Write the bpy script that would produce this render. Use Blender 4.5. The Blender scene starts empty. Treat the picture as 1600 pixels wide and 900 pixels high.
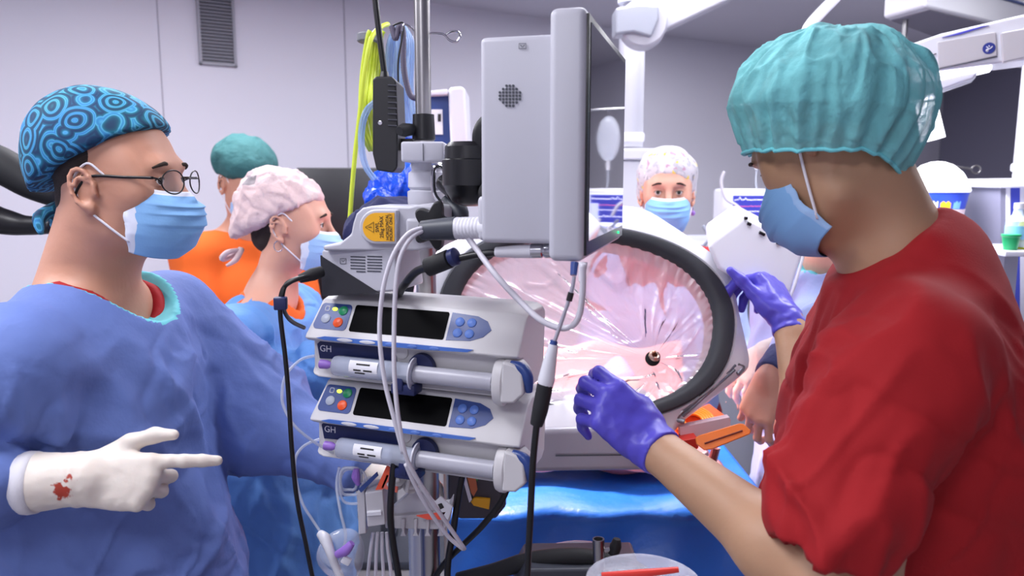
import bpy, bmesh, math, random
import numpy as np
from mathutils import Vector as V, Matrix as Mx
from mathutils.bvhtree import BVHTree
random.seed(4)
S = bpy.context.scene
C = S.collection
PI = math.pi
# ------------------------------------------------------------------ camera, world, lights, exposure
FPX, PITCH, CZ = 1200.0, math.radians(8.0), 1.62
cam_d = bpy.data.cameras.new('camera'); cam = bpy.data.objects.new('camera', cam_d); C.objects.link(cam)
cam.location = (0, 0, CZ); cam.rotation_euler = (math.radians(90) - PITCH, 0, 0)
cam_d.sensor_width = 36; cam_d.lens = 36 * FPX / 1600; cam_d.clip_start = .02
cam_d.dof.use_dof = True; cam_d.dof.focus_distance = 1.2; cam_d.dof.aperture_fstop = 5.0
S.camera = cam
S.view_settings.view_transform = 'Standard'; S.view_settings.look = 'None'
S.view_settings.gamma = 1; S.view_settings.use_curve_mapping = False
S.view_settings.exposure = 0.12
w = bpy.data.worlds.new('world'); S.world = w; w.use_nodes = True
w.node_tree.nodes['Background'].inputs[0].default_value = (.75, .78, .95, 1)
w.node_tree.nodes['Background'].inputs[1].default_value = .3
def area(name, loc, rot, sx, sy, power, col=(.955, .95, 1)):
    d = bpy.data.lights.new(name, 'AREA'); d.shape = 'RECTANGLE'; d.size = sx; d.size_y = sy
    d.energy = power; d.color = col
    o = bpy.data.objects.new(name, d); C.objects.link(o); o.location = loc; o.rotation_euler = rot
    return o
CEIL = 2.62
PANELS = [(-.9, .7, .8), (1.5, 2.0, .9), (-.9, 2.5, 1.3), (.5, 3.1, .65), (2.4, 3.9, .8), (3.9, 3.3, 1.4), (1.15, 3.95, 1.0), (-2.2, 1.3, 1.4), (.45, 1.6, .5), (-.6, -.8, .8)]  # out-of-view ceiling lamps, added and tuned to brighten walls and fronts
for i, (x, y, k) in enumerate(PANELS):
    area('added_ceiling_lamp', (x, y, CEIL - .03), (0, 0, 0), .58, .58, 22 * k)
# operating light above the table, aimed into the ring from behind
def spot(name, loc, to, power, col, size, blend=.4, rad=.08):
    d = bpy.data.lights.new(name, 'SPOT'); d.energy = power; d.color = col; d.spot_size = size
    d.spot_blend = blend; d.shadow_soft_size = rad
    o = bpy.data.objects.new(name, d); C.objects.link(o); o.location = loc
    o.rotation_euler = (V(to) - V(loc)).to_track_quat('-Z', 'Y').to_euler()
    return o
spot('operating_lamp_beam', (-.38, 2.30, 2.3), (.10, 1.93, 1.02), 260, (1, .80, .74), math.radians(38))
gd = bpy.data.lights.new('field_glow', 'POINT'); gd.energy = 4; gd.color = (1, .22, .14); gd.shadow_soft_size = .05
go_ = bpy.data.objects.new('field_glow', gd); C.objects.link(go_); go_.location = (.34, 1.84, 1.06)
# ------------------------------------------------------------------ projection helpers
_cp, _sp = math.cos(PITCH), math.sin(PITCH)
def ray(px, py):
    u, v = (px - 800) / FPX, (450 - py) / FPX
    return V((u, _cp + v * _sp, -_sp + v * _cp))
def P(px, py, Y):
    d = ray(px, py); return V((0, 0, CZ)) + d * (Y / d.y)
class Plane:
    def __init__(s, o, r, up):
        s.o = V(o); s.r = V(r).normalized(); up = V(up); s.n = s.r.cross(up).normalized(); s.u = s.n.cross(s.r).normalized()
    def hit(s, px, py):
        d = ray(px, py); c = V((0, 0, CZ)); t = (s.o - c).dot(s.n) / d.dot(s.n); return c + d * t
    def uv(s, px, py):
        q = s.hit(px, py) - s.o; return q.dot(s.r), q.dot(s.u)
    def at(s, u, v, d=0): return s.o + s.r * u + s.u * v + s.n * d
    def mat(s): return Mx((( s.r.x, s.u.x, s.n.x, s.o.x), (s.r.y, s.u.y, s.n.y, s.o.y), (s.r.z, s.u.z, s.n.z, s.o.z), (0, 0, 0, 1)))
# ------------------------------------------------------------------ materials
def lin(c): return tuple(((x / 255) / 12.92 if x / 255 <= .04045 else ((x / 255 + .055) / 1.055) ** 2.4) for x in c)
def M(name, rgb, rough=.5, metal=0, bump=None, stretch=(1, 1, 1), trans=0, alpha=1, emit=None, es=1, sss=0, coat=0, var=0, spec=None, sheen=0, coord='Object', ior=None):
    m = bpy.data.materials.new(name); m.use_nodes = True; nt = m.node_tree; b = nt.nodes['Principled BSDF']
    c = lin(rgb); b.inputs['Base Color'].default_value = (*c, 1); b.inputs['Roughness'].default_value = rough
    b.inputs['Metallic'].default_value = metal; b.inputs['Transmission Weight'].default_value = trans
    b.inputs['Alpha'].default_value = alpha; b.inputs['Coat Weight'].default_value = coat
    if ior: b.inputs['IOR'].default_value = ior
    if spec is not None: b.inputs['Specular IOR Level'].default_value = spec
    if sheen: b.inputs['Sheen Weight'].default_value = sheen
    if sss:
        b.inputs['Subsurface Weight'].default_value = sss; b.inputs['Subsurface Radius'].default_value = (1, .35, .2); b.inputs['Subsurface Scale'].default_value = .012
    if emit:
        b.inputs['Emission Color'].default_value = (*lin(emit), 1); b.inputs['Emission Strength'].default_value = es
    tc = nt.nodes.new('ShaderNodeTexCoord'); mp = nt.nodes.new('ShaderNodeMapping'); mp.inputs['Scale'].default_value = stretch
    nt.links.new(tc.outputs[coord], mp.inputs[0])
    if bump:
        n = nt.nodes.new('ShaderNodeTexNoise'); n.inputs['Scale'].default_value = bump[0]; n.inputs['Detail'].default_value = 5
        bu = nt.nodes.new('ShaderNodeBump'); bu.inputs['Strength'].default_value = bump[1]; bu.inputs['Distance'].default_value = bump[2] if len(bump) > 2 else .003
        nt.links.new(mp.outputs[0], n.inputs['Vector']); nt.links.new(n.outputs['Fac'], bu.inputs['Height']); nt.links.new(bu.outputs[0], b.inputs['Normal'])
    if var:
        n2 = nt.nodes.new('ShaderNodeTexNoise'); n2.inputs['Scale'].default_value = 6; n2.inputs['Detail'].default_value = 3
        hs = nt.nodes.new('ShaderNodeHueSaturation'); hs.inputs['Color'].default_value = (*c, 1)
        mr = nt.nodes.new('ShaderNodeMapRange'); mr.inputs[1].default_value = .3; mr.inputs[2].default_value = .7
        mr.inputs[3].default_value = 1 - var; mr.inputs[4].default_value = 1 + var
        nt.links.new(mp.outputs[0], n2.inputs['Vector']); nt.links.new(n2.outputs['Fac'], mr.inputs[0]); nt.links.new(mr.outputs[0], hs.inputs['Value']); nt.links.new(hs.outputs[0], b.inputs['Base Color'])
    return m
def pattern(m, kind, scale, cols, thr, base=None):
    """procedural print on cloth: kind = voronoi cells / swirls; cols = ramp stops"""
    nt = m.node_tree; b = nt.nodes['Principled BSDF']
    tc = nt.nodes.new('ShaderNodeTexCoord')
    nz = nt.nodes.new('ShaderNodeTexNoise'); nz.inputs['Scale'].default_value = scale * .5
    mixv = nt.nodes.new('ShaderNodeMix'); mixv.data_type = 'VECTOR'; mixv.inputs[0].default_value = .03
    nt.links.new(tc.outputs['Object'], mixv.inputs[4]); nt.links.new(nz.outputs['Color'], mixv.inputs[5]); nt.links.new(tc.outputs['Object'], nz.inputs['Vector'])
    v = nt.nodes.new('ShaderNodeTexVoronoi'); v.inputs['Scale'].default_value = scale
    nt.links.new(mixv.outputs[1], v.inputs['Vector'])
    r = nt.nodes.new('ShaderNodeValToRGB'); e = r.color_ramp.elements
    while len(e) < len(cols): e.new(.5)
    for i, (t, c) in enumerate(cols): e[i].position = t; e[i].color = (*lin(c), 1)
    r.color_ramp.interpolation = 'LINEAR'
    if kind == 'swirl':
        s = nt.nodes.new('ShaderNodeMath'); s.operation = 'MULTIPLY'; s.inputs[1].default_value = thr
        nt.links.new(v.outputs['Distance'], s.inputs[0])
        sn = nt.nodes.new('ShaderNodeMath'); sn.operation = 'SINE'; nt.links.new(s.outputs[0], sn.inputs[0])
        mr = nt.nodes.new('ShaderNodeMapRange'); mr.inputs[1].default_value = -1; mr.inputs[2].default_value = 1
        nt.links.new(sn.outputs[0], mr.inputs[0]); nt.links.new(mr.outputs[0], r.inputs[0])
        # large patches between deep blue and teal
        n3 = nt.nodes.new('ShaderNodeTexNoise'); n3.inputs['Scale'].default_value = 14
        nt.links.new(tc.outputs['Object'], n3.inputs['Vector'])
        mc = nt.nodes.new('ShaderNodeMix'); mc.data_type = 'RGBA'; mc.blend_type = 'MULTIPLY'; mc.inputs[0].default_value = .8
        r2 = nt.nodes.new('ShaderNodeValToRGB'); r2.color_ramp.elements[0].color = (.45, .8, 1, 1); r2.color_ramp.elements[1].color = (.7, 1, .9, 1)
        r2.color_ramp.elements[0].position = .4; r2.color_ramp.elements[1].position = .6
        nt.links.new(n3.outputs['Fac'], r2.inputs[0]); nt.links.new(r.outputs[0], mc.inputs[6]); nt.links.new(r2.outputs[0], mc.inputs[7])
        nt.links.new(mc.outputs[2], b.inputs['Base Color'])
    else:
        sep = nt.nodes.new('ShaderNodeSeparateColor'); nt.links.new(v.outputs['Color'], sep.inputs[0])
        nt.links.new(sep.outputs[0], r.inputs[0]); r.color_ramp.interpolation = 'CONSTANT'
        nt.links.new(r.outputs[0], b.inputs['Base Color'])
    return m
# ------------------------------------------------------------------ object tree helpers
_cur = [V((0, 0, 0))]
def thing(name, label, cat, loc=(0, 0, 0), group=None, rz=0):
    o = bpy.data.objects.new(name, None); C.objects.link(o); o.location = loc; o.rotation_euler = (0, 0, rz); o.empty_display_size = .05
    tag(o, label, cat, group); _cur[0] = V(loc)
    o['_l'] = 1; del o['_l']
    return o
def tag(o, label, cat, group=None):
    o['label'] = label; o['category'] = cat
    if group: o['group'] = group
    return o
def link_mesh(name, me, mats, parent=None, local=False, label=None):
    """mesh verts given in world space; parented ones are stored relative to their thing"""
    o = bpy.data.objects.new(name, me); C.objects.link(o)
    if parent is not None:
        root = parent
        while root.parent: root = root.parent
        if not local:
            me.transform(Mx.Translation(-root.location))
        o.parent = parent
    elif not local and len(me.vertices):
        co = np.empty(len(me.vertices) * 3, np.float32); me.vertices.foreach_get('co', co); co = co.reshape(-1, 3)
        c = V(((co[:, 0].min() + co[:, 0].max()) / 2, (co[:, 1].min() + co[:, 1].max()) / 2, co[:, 2].min()))
        me.transform(Mx.Translation(-c)); o.location = c
    for m in (mats if isinstance(mats, (list, tuple)) else [mats]): me.materials.append(m)
    if label: o['label'] = label
    return o
def smooth(me, ang=None):
    for p in me.polygons: p.use_smooth = True
    if ang:
        try: me.set_sharp_from_angle(angle=math.radians(ang))
        except Exception: pass
class MB:
    """collects shapes, then .out() links them as ONE mesh object"""
    def __init__(s): s.bm = bmesh.new(); s.mi = 0
    def _add(s, vs, fs):
        b = [s.bm.verts.new(v) for v in vs]
        for f in fs:
            try:
                q = s.bm.faces.new([b[i] for i in f]); q.material_index = s.mi
            except ValueError: pass
        return b
    def mslot(s, i): s.mi = i; return s
    def box(s, c, size, rot=None, bev=0, seg=2):
        hx, hy, hz = [a / 2 for a in size]
        R = rot.to_3x3() if rot is not None else Mx.Identity(3)
        t = bmesh.new(); bmesh.ops.create_cube(t, size=1)
        for v in t.verts: v.co = V((v.co.x * size[0], v.co.y * size[1], v.co.z * size[2]))
        if bev: bmesh.ops.bevel(t, geom=list(t.edges), offset=bev, segments=seg, profile=.5, affect='EDGES')
        vs = [V(c) + R @ v.co for v in t.verts]; t.verts.index_update()
        fs = [[v.index for v in f.verts] for f in t.faces]; t.free(); s._add(vs, fs); return s
    def tube(s, pts, r, n=10, smoothp=True, closed=False, cap=True):
        pts = [V(p) for p in pts]
        if smoothp and len(pts) > 2: pts = spline(pts, closed=closed)
        m = len(pts); rr = r if isinstance(r, (list, tuple)) else None
        vs = []; T = (pts[1] - pts[0]).normalized(); N = T.orthogonal().normalized()
        for i, p in enumerate(pts):
            if closed: t = (pts[(i + 1) % m] - pts[i - 1])
            else: t = pts[min(i + 1, m - 1)] - pts[max(i - 1, 0)]
            t.normalize(); N = (N - t * N.dot(t)); N = N.normalized() if N.length > 1e-6 else t.orthogonal().normalized(); B = t.cross(N)
            ri = r if rr is None else np.interp(i / (m - 1), np.linspace(0, 1, len(rr)), rr)
            for k in range(n):
                a = 2 * PI * k / n; vs.append(p + (N * math.cos(a) + B * math.sin(a)) * ri)
        fs = []
        for i in range(m if closed else m - 1):
            j = (i + 1) % m
            for k in range(n):
                k2 = (k + 1) % n; fs.append([i * n + k, i * n + k2, j * n + k2, j * n + k])
        if cap and not closed: fs.append(list(range(n))[::-1]); fs.append([(m - 1) * n + k for k in range(n)])
        s._add(vs, fs); return s
    def lathe(s, prof, base, axis=(0, 0, 1), n=32, ref=None, sx=1, sy=1):
        """prof: list of (radius, height) along axis from base"""
        A = V(axis).normalized(); X = (V(ref) - A * V(ref).dot(A)).normalized() if ref is not None else A.orthogonal().normalized(); Y = A.cross(X); b = V(base)
        vs = []; 
        for r, h in prof:
            for k in range(n):
                a = 2 * PI * k / n; vs.append(b + A * h + X * (math.cos(a) * r * sx) + Y * (math.sin(a) * r * sy))
        fs = []
        for i in range(len(prof) - 1):
            for k in range(n):
                k2 = (k + 1) % n; fs.append([i * n + k, i * n + k2, (i + 1) * n + k2, (i + 1) * n + k])
        if prof[0][0] > 1e-5: fs.append(list(range(n))[::-1])
        if prof[-1][0] > 1e-5: fs.append([(len(prof) - 1) * n + k for k in range(n)])
        s._add(vs, fs); return s
    def cyl(s, a, b, r, n=24, r2=None):
        a, b = V(a), V(b); L = (b - a).length; return s.lathe([(r, 0), (r if r2 is None else r2, L)], a, b - a, n)
    def prism(s, pts, depth, shrink=0):
        """pts: closed 3D outline (planar); depth vector; far side shrunk about the centroid"""
        pts = [V(p) for p in pts]; n = len(pts); c = sum(pts, V()) / n; d = V(depth)
        vs = pts + [c + (p - c) * (1 - shrink) + d for p in pts]
        fs = [list(range(n))[::-1], [n + i for i in range(n)]] + [[i, (i + 1) % n, n + (i + 1) % n, n + i] for i in range(n)]
        s._add(vs, fs); return s
    def sweep(s, outline, profile):
        """outline(d_in, h)->points ; profile list of (inset, height): closed ring around an outline"""
        rows = [outline(i, h) for i, h in profile]; n = len(rows[0]); vs = [p for r in rows for p in r]; m = len(rows)
        fs = []
        for i in range(m):
            j = (i + 1) % m
            for k in range(n):
                k2 = (k + 1) % n; fs.append([i * n + k, i * n + k2, j * n + k2, j * n + k])
        s._add(vs, fs); return s
    def sphere(s, c, r, rot=None, u=24, v=16):
        r = (r, r, r) if not isinstance(r, (tuple, list)) else r
        R = rot.to_3x3() if rot is not None else Mx.Identity(3)
        t = bmesh.new(); bmesh.ops.create_uvsphere(t, u_segments=u, v_segments=v, radius=1); t.verts.index_update()
        vs = [V(c) + R @ V((q.co.x * r[0], q.co.y * r[1], q.co.z * r[2])) for q in t.verts]
        fs = [[q.index for q in f.verts] for f in t.faces]; t.free(); s._add(vs, fs); return s
    def grid(s, fn, nu, nv, closeu=False):
        vs = [fn(i / (nu if closeu else nu - 1), j / (nv - 1)) for j in range(nv) for i in range(nu)]
        fs = []
        for j in range(nv - 1):
            for i in range(nu if closeu else nu - 1):
                i2 = (i + 1) % nu; fs.append([j * nu + i, j * nu + i2, (j + 1) * nu + i2, (j + 1) * nu + i])
        s._add(vs, fs); return s
    def out(s, name, mats, parent=None, ang=35, bev=0, seg=2, solid=0, sub=0, local=False, label=None, thick_off=0, recalc=True):
        if recalc: bmesh.ops.recalc_face_normals(s.bm, faces=list(s.bm.faces))
        me = bpy.data.meshes.new(name); s.bm.to_mesh(me); s.bm.free(); smooth(me, None if bev else ang)
        o = link_mesh(name, me, mats, parent, local, label)
        if solid: md = o.modifiers.new('Solidify', 'SOLIDIFY'); md.thickness = solid; md.offset = thick_off
        if bev:
            md = o.modifiers.new('Bevel', 'BEVEL'); md.width = bev; md.segments = seg; md.limit_method = 'ANGLE'; md.angle_limit = math.radians(40); md.harden_normals = True
        if sub: md = o.modifiers.new('Sub', 'SUBSURF'); md.levels = sub; md.render_levels = sub
        return o
def spline(pts, k=6, closed=False):
    out = []; n = len(pts)
    g = (lambda i: pts[i % n]) if closed else (lambda i: pts[max(0, min(n - 1, i))])
    for i in range(n if closed else n - 1):
        p0, p1, p2, p3 = g(i - 1), g(i), g(i + 1), g(i + 2)
        for j in range(k):
            t = j / k
            out.append(.5 * ((2 * p1) + (p2 - p0) * t + (2 * p0 - 5 * p1 + 4 * p2 - p3) * t * t + (3 * p1 - p0 - 3 * p2 + p3) * t ** 3))
    if not closed: out.append(pts[-1])
    return out
def cable(name, pts, r, m, label=None, cat='cable', parent=None, group=None, n=8):
    o = MB().tube(pts, r, n).out(name, m, parent, ang=None)
    if parent is None: tag(o, label, cat, group)
    return o
def text(s, size, mtx, parent, m, name='lettering', ext=.0002, align='CENTER', sx=1):
    cu = bpy.data.curves.new('t', 'FONT'); cu.body = s; cu.size = size; cu.extrude = ext; cu.align_x = align; cu.align_y = 'CENTER'; cu.space_line = .85
    o = bpy.data.objects.new('t', cu); C.objects.link(o); bpy.context.view_layer.update()
    dg = bpy.context.evaluated_depsgraph_get(); me = bpy.data.meshes.new_from_object(o.evaluated_get(dg)); bpy.data.objects.remove(o)
    me.transform(mtx @ Mx.Diagonal((sx, 1, 1, 1))); me.materials.clear()
    return link_mesh(name, me, m, parent)
def copy_tree(o, parent=None):
    c = o.copy(); C.objects.link(c)
    if parent is not None: c.parent = parent
    for ch in [x for x in list(S.objects) if x.parent == o]: copy_tree(ch, c)
    return c
# ------------------------------------------------------------------ implicit surfaces (numpy) for bodies and cloth
def cone(a, b, ra, rb=None, k=.02, op='u'): return ['cone', V(a), V(b), ra, ra if rb is None else rb, k, op]
def ell(c, r, R=None, k=.02, op='u'):
    return ['ell', V(c), V(r), (R.to_3x3() if R is not None else Mx.Identity(3)), k, op]
def plane_cut(o, n, k=.001): return ['plane', V(o), V(n).normalized(), k, 's']      # removes the side n points to
def xf(prims, T):
    s = abs(T.to_scale().x); R = T.to_3x3().normalized(); out = []
    for p in prims:
        if p[0] == 'cone': out.append(['cone', T @ p[1], T @ p[2], p[3] * s, p[4] * s, p[5] * s, p[6]])
        elif p[0] == 'ell': out.append(['ell', T @ p[1], p[2] * s, R @ p[3], p[4] * s, p[5]])
        else: out.append(['plane', T @ p[1], R @ p[2], p[3], p[4]])
    return out
def grow(prims, d):
    out = []
    for p in prims:
        if p[0] == 'cone': out.append(['cone', p[1], p[2], p[3] + d, p[4] + d, p[5], p[6]])
        elif p[0] == 'ell': out.append(['ell', p[1], p[2] + V((d, d, d)), p[3], p[4], p[5]])
        else: out.append(p)
    return out
def pd(p, X, Y, Z):
    if p[0] == 'cone':
        a, b = p[1], p[2]; ab = b - a; L2 = max(ab.dot(ab), 1e-9)
        px, py, pz = X - a.x, Y - a.y, Z - a.z
        t = np.clip((px * ab.x + py * ab.y + pz * ab.z) / L2, 0, 1)
        return np.sqrt((px - ab.x * t) ** 2 + (py - ab.y * t) ** 2 + (pz - ab.z * t) ** 2) - (p[3] + (p[4] - p[3]) * t)
    if p[0] == 'ell':
        R = p[3]; x, y, z = X - p[1].x, Y - p[1].y, Z - p[1].z; r = p[2]
        l = [R[0][i] * x + R[1][i] * y + R[2][i] * z for i in range(3)]
        k0 = np.sqrt(sum((l[i] / r[i]) ** 2 for i in range(3))); k1 = np.sqrt(sum((l[i] / r[i] ** 2) ** 2 for i in range(3))) + 1e-9
        return k0 * (k0 - 1) / k1
    return (X - p[1].x) * p[2].x + (Y - p[1].y) * p[2].y + (Z - p[1].z) * p[2].z
def pbounds(p):
    if p[0] == 'cone':
        r = max(p[3], p[4]); lo = [min(p[1][i], p[2][i]) - r for i in range(3)]; hi = [max(p[1][i], p[2][i]) + r for i in range(3)]
    else:
        R = p[3]; e = [math.sqrt(sum((R[i][j] * p[2][j]) ** 2 for j in range(3))) for i in range(3)]
        lo = [p[1][i] - e[i] for i in range(3)]; hi = [p[1][i] + e[i] for i in range(3)]
    return lo, hi
def axis(lo, hi, coarse, fines):
    a = [lo]; 
    while a[-1] < hi:
        x = a[-1]; st = coarse
        for f0, f1, fs in fines:
            if f0 - coarse <= x <= f1: st = min(st, fs)
        a.append(x + st)
    return np.array(a, np.float32)
def isosurf(prims, res, fines=(), displace=None):
    """surface-nets mesh of the smooth union of prims; fines: (lo3, hi3, step) boxes meshed finer; returns verts, quads"""
    us = [p for p in prims if p[-1] == 'u']
    B = [pbounds(p) for p in us]; lo = [min(b[0][i] for b in B) - .03 for i in range(3)]; hi = [max(b[1][i] for b in B) + .03 for i in range(3)]
    ax = [axis(lo[i], hi[i], res, [(f[0][i], f[1][i], f[2]) for f in fines]) for i in range(3)]
    F = np.full([len(a) for a in ax], .2, np.float32)
    for p in prims:
        k = p[-2] if p[0] != 'plane' else p[3]
        if p[0] == 'plane': sl = [slice(0, len(a)) for a in ax]
        else:
            l, h = pbounds(p); mg = .02 + k + res
            sl = [slice(max(0, int(np.searchsorted(ax[i], l[i] - mg)) - 1), int(np.searchsorted(ax[i], h[i] + mg)) + 1) for i in range(3)]
        X, Y, Z = np.meshgrid(*[ax[i][sl[i]] for i in range(3)], indexing='ij', sparse=True)
        d = pd(p, X, Y, Z).astype(np.float32); G = F[sl[0], sl[1], sl[2]]
        if p[-1] == 'u': hh = np.maximum(k - np.abs(G - d), 0) / k; F[sl[0], sl[1], sl[2]] = np.minimum(G, d) - hh * hh * k * .25
        elif p[-1] == 's':
            d = -d
            if p[0] == 'plane': d = d * -1
            hh = np.maximum(k - np.abs(G - d), 0) / k; F[sl[0], sl[1], sl[2]] = np.maximum(G, d) + hh * hh * k * .25
    return nets(F, ax)
def nets(F, ax):
    s = F < 0; nx, ny, nz = F.shape
    c = s[:-1, :-1, :-1].astype(np.uint8)
    offs = [(i, j, k) for i in (0, 1) for j in (0, 1) for k in (0, 1)]
    tot = sum(s[i:nx - 1 + i, j:ny - 1 + j, k:nz - 1 + k].astype(np.uint8) for i, j, k in offs)
    act = np.argwhere((tot > 0) & (tot < 8)); idx = np.full((nx - 1, ny - 1, nz - 1), -1, np.int32)
    idx[act[:, 0], act[:, 1], act[:, 2]] = np.arange(len(act))
    acc = np.zeros((len(act), 3)); cnt = np.zeros(len(act))
    vals = {o: F[act[:, 0] + o[0], act[:, 1] + o[1], act[:, 2] + o[2]] for o in offs}
    for a in offs:
        for d in range(3):
            if a[d]: continue
            b = list(a); b[d] = 1; b = tuple(b); fa, fb = vals[a], vals[b]; m = (fa < 0) != (fb < 0)
            t = np.where(m, fa / np.where(m, fa - fb, 1), 0)
            p = np.zeros((len(act), 3))
            for e in range(3):
                if e == d:
                    x0 = ax[e][act[:, e]]; x1 = ax[e][act[:, e] + 1]; p[:, e] = x0 + t * (x1 - x0)
                else: p[:, e] = ax[e][act[:, e] + a[e]]
            acc[m] += p[m]; cnt[m] += 1
    vs = acc / np.maximum(cnt, 1)[:, None]
    quads = []
    for d in range(3):
        o1, o2 = (d + 1) % 3, (d + 2) % 3
        sl0 = [slice(None)] * 3; sl1 = [slice(None)] * 3
        sl0[d] = slice(0, -1); sl1[d] = slice(1, None)
        for o in (o1, o2): sl0[o] = sl1[o] = slice(1, -1)
        A, Bq = s[tuple(sl0)], s[tuple(sl1)]; e = np.argwhere(A != Bq)
        if not len(e): continue
        ins = A[e[:, 0], e[:, 1], e[:, 2]]; g = e.copy(); g[:, o1] += 1; g[:, o2] += 1
        def ix(da, db):
            q = g.copy(); q[:, o1] -= da; q[:, o2] -= db; return idx[q[:, 0], q[:, 1], q[:, 2]]
        q = np.stack([ix(1, 1), ix(0, 1), ix(0, 0), ix(1, 0)], 1); q[~ins] = q[~ins][:, ::-1]
        quads.append(q)
    q = np.concatenate(quads); q = q[(q >= 0).all(1)]
    return vs.astype(np.float32), q
def relax(vs, q, it=1, lam=.5):
    for _ in range(it):
        acc = np.zeros_like(vs); cnt = np.zeros(len(vs))
        for i in range(4):
            for j in (1, 3):
                np.add.at(acc, q[:, i], vs[q[:, (i + j) % 4]]); np.add.at(cnt, q[:, i], 1)
        vs = vs + lam * (acc / np.maximum(cnt, 1)[:, None] - vs)
    return vs
def normals(vs, q):
    n = np.cross(vs[q[:, 2]] - vs[q[:, 0]], vs[q[:, 3]] - vs[q[:, 1]]); a = np.zeros_like(vs)
    for i in range(4): np.add.at(a, q[:, i], n)
    return a / (np.linalg.norm(a, axis=1, keepdims=True) + 1e-12)
def vnoise(p, seed=0):
    """smooth value noise, p: (n,3) -> -1..1"""
    i = np.floor(p).astype(np.int64); f = p - i; f = f * f * (3 - 2 * f)
    def h(a, b, c):
        x = (a * 374761393 + b * 668265263 + c * 2147483647 + seed * 974711) & 0xffffffff
        x = ((x ^ (x >> 13)) * 1274126177) & 0xffffffff; return ((x ^ (x >> 16)) & 0xffff) / 32767.5 - 1
    r = 0
    for a in (0, 1):
        for b in (0, 1):
            for c in (0, 1):
                w = (f[:, 0] if a else 1 - f[:, 0]) * (f[:, 1] if b else 1 - f[:, 1]) * (f[:, 2] if c else 1 - f[:, 2])
                r = r + w * h(i[:, 0] + a, i[:, 1] + b, i[:, 2] + c)
    return r
def folds(amp, fx, fy, fz, seed=0, ridge=.7, shear=(0, 0)):
    """cloth folds: ridged noise stretched along one way"""
    def f(v, n):
        p = np.stack([v[:, 0] * fx + v[:, 2] * shear[0] * fx, v[:, 1] * fy + v[:, 2] * shear[1] * fy, v[:, 2] * fz], 1)
        a = vnoise(p, seed); b = vnoise(p * 2.1 + 7, seed + 1)
        r = (1 - 2.2 * np.abs(a)) * ridge + b * .35
        return r[:, None] * amp * n
    return f
def implicit(name, prims, res, mats, parent, fines=(), disp=(), rel=1, mark=None, label=None):
    vs, q = isosurf(prims, res, fines); vs = relax(vs, q, rel)
    for f in disp: vs = vs + f(vs, normals(vs, q))
    me = bpy.data.meshes.new(name); me.vertices.add(len(vs)); me.vertices.foreach_set('co', vs.astype(np.float32).ravel())
    me.loops.add(len(q) * 4); me.loops.foreach_set('vertex_index', q.astype(np.int32).ravel())
    me.polygons.add(len(q)); me.polygons.foreach_set('loop_start', np.arange(0, len(q) * 4, 4, dtype=np.int32))
    try: me.polygons.foreach_set('loop_total', np.full(len(q), 4, np.int32))
    except Exception: pass
    me.update(calc_edges=True); me.validate()
    if mark is not None and len(me.polygons) == len(q):
        ctr = vs[q].mean(1); me.polygons.foreach_set('material_index', mark(ctr).astype(np.int32))
    for p_ in (): pass
    me.polygons.foreach_set('use_smooth', np.ones(len(me.polygons), bool))
    return link_mesh(name, me, mats, parent, label=label)
# ------------------------------------------------------------------ anatomy
def frame(o, f, up=(0, 0, 1), s=1):
    """local +X = forward f, +Z close to up"""
    X = V(f).normalized(); Z = V(up); Z = (Z - X * Z.dot(X)).normalized(); Y = Z.cross(X)
    m = Mx(((X.x, Y.x, Z.x), (X.y, Y.y, Z.y), (X.z, Y.z, Z.z))).to_4x4() @ Mx.Scale(s, 4); m.translation = V(o); return m
def ear_prims(sd, dz=0):
    out = []; c = V((-.012, .073 * sd, -.004 + dz)); t = math.radians(-12)
    def q(a, rx, rz, o=0): 
        x, z = math.cos(a) * rx, math.sin(a) * rz
        return c + V((x * math.cos(t) - z * math.sin(t) * -1 * 0 + z * -.2, sd * (.008 + o + .006 * (1 - math.cos(a)) * .5), z))
    out.append(ell(c + V((0, sd * .002, .002)), (.017, .0055, .026), None, .006))
    an = [math.radians(a) for a in range(-20, 251, 27)]
    pts = [q(a, .018, .030) for a in an]
    for a, b in zip(pts, pts[1:]): out.append(cone(a, b, .0036, .0034, .003))
    pts2 = [q(a, .010, .017, -.001) for a in an[2:8]]
    for a, b in zip(pts2, pts2[1:]): out.append(cone(a, b, .0026, .0026, .003))
    out.append(ell(c + V((.006, sd * .006, -.030)), (.0075, .005, .009), None, .006))
    out.append(cone(c + V((.016, sd * .003, -.012)), c + V((.015, sd * .006, -.004)), .004, .003, .004))
    return out
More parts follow.
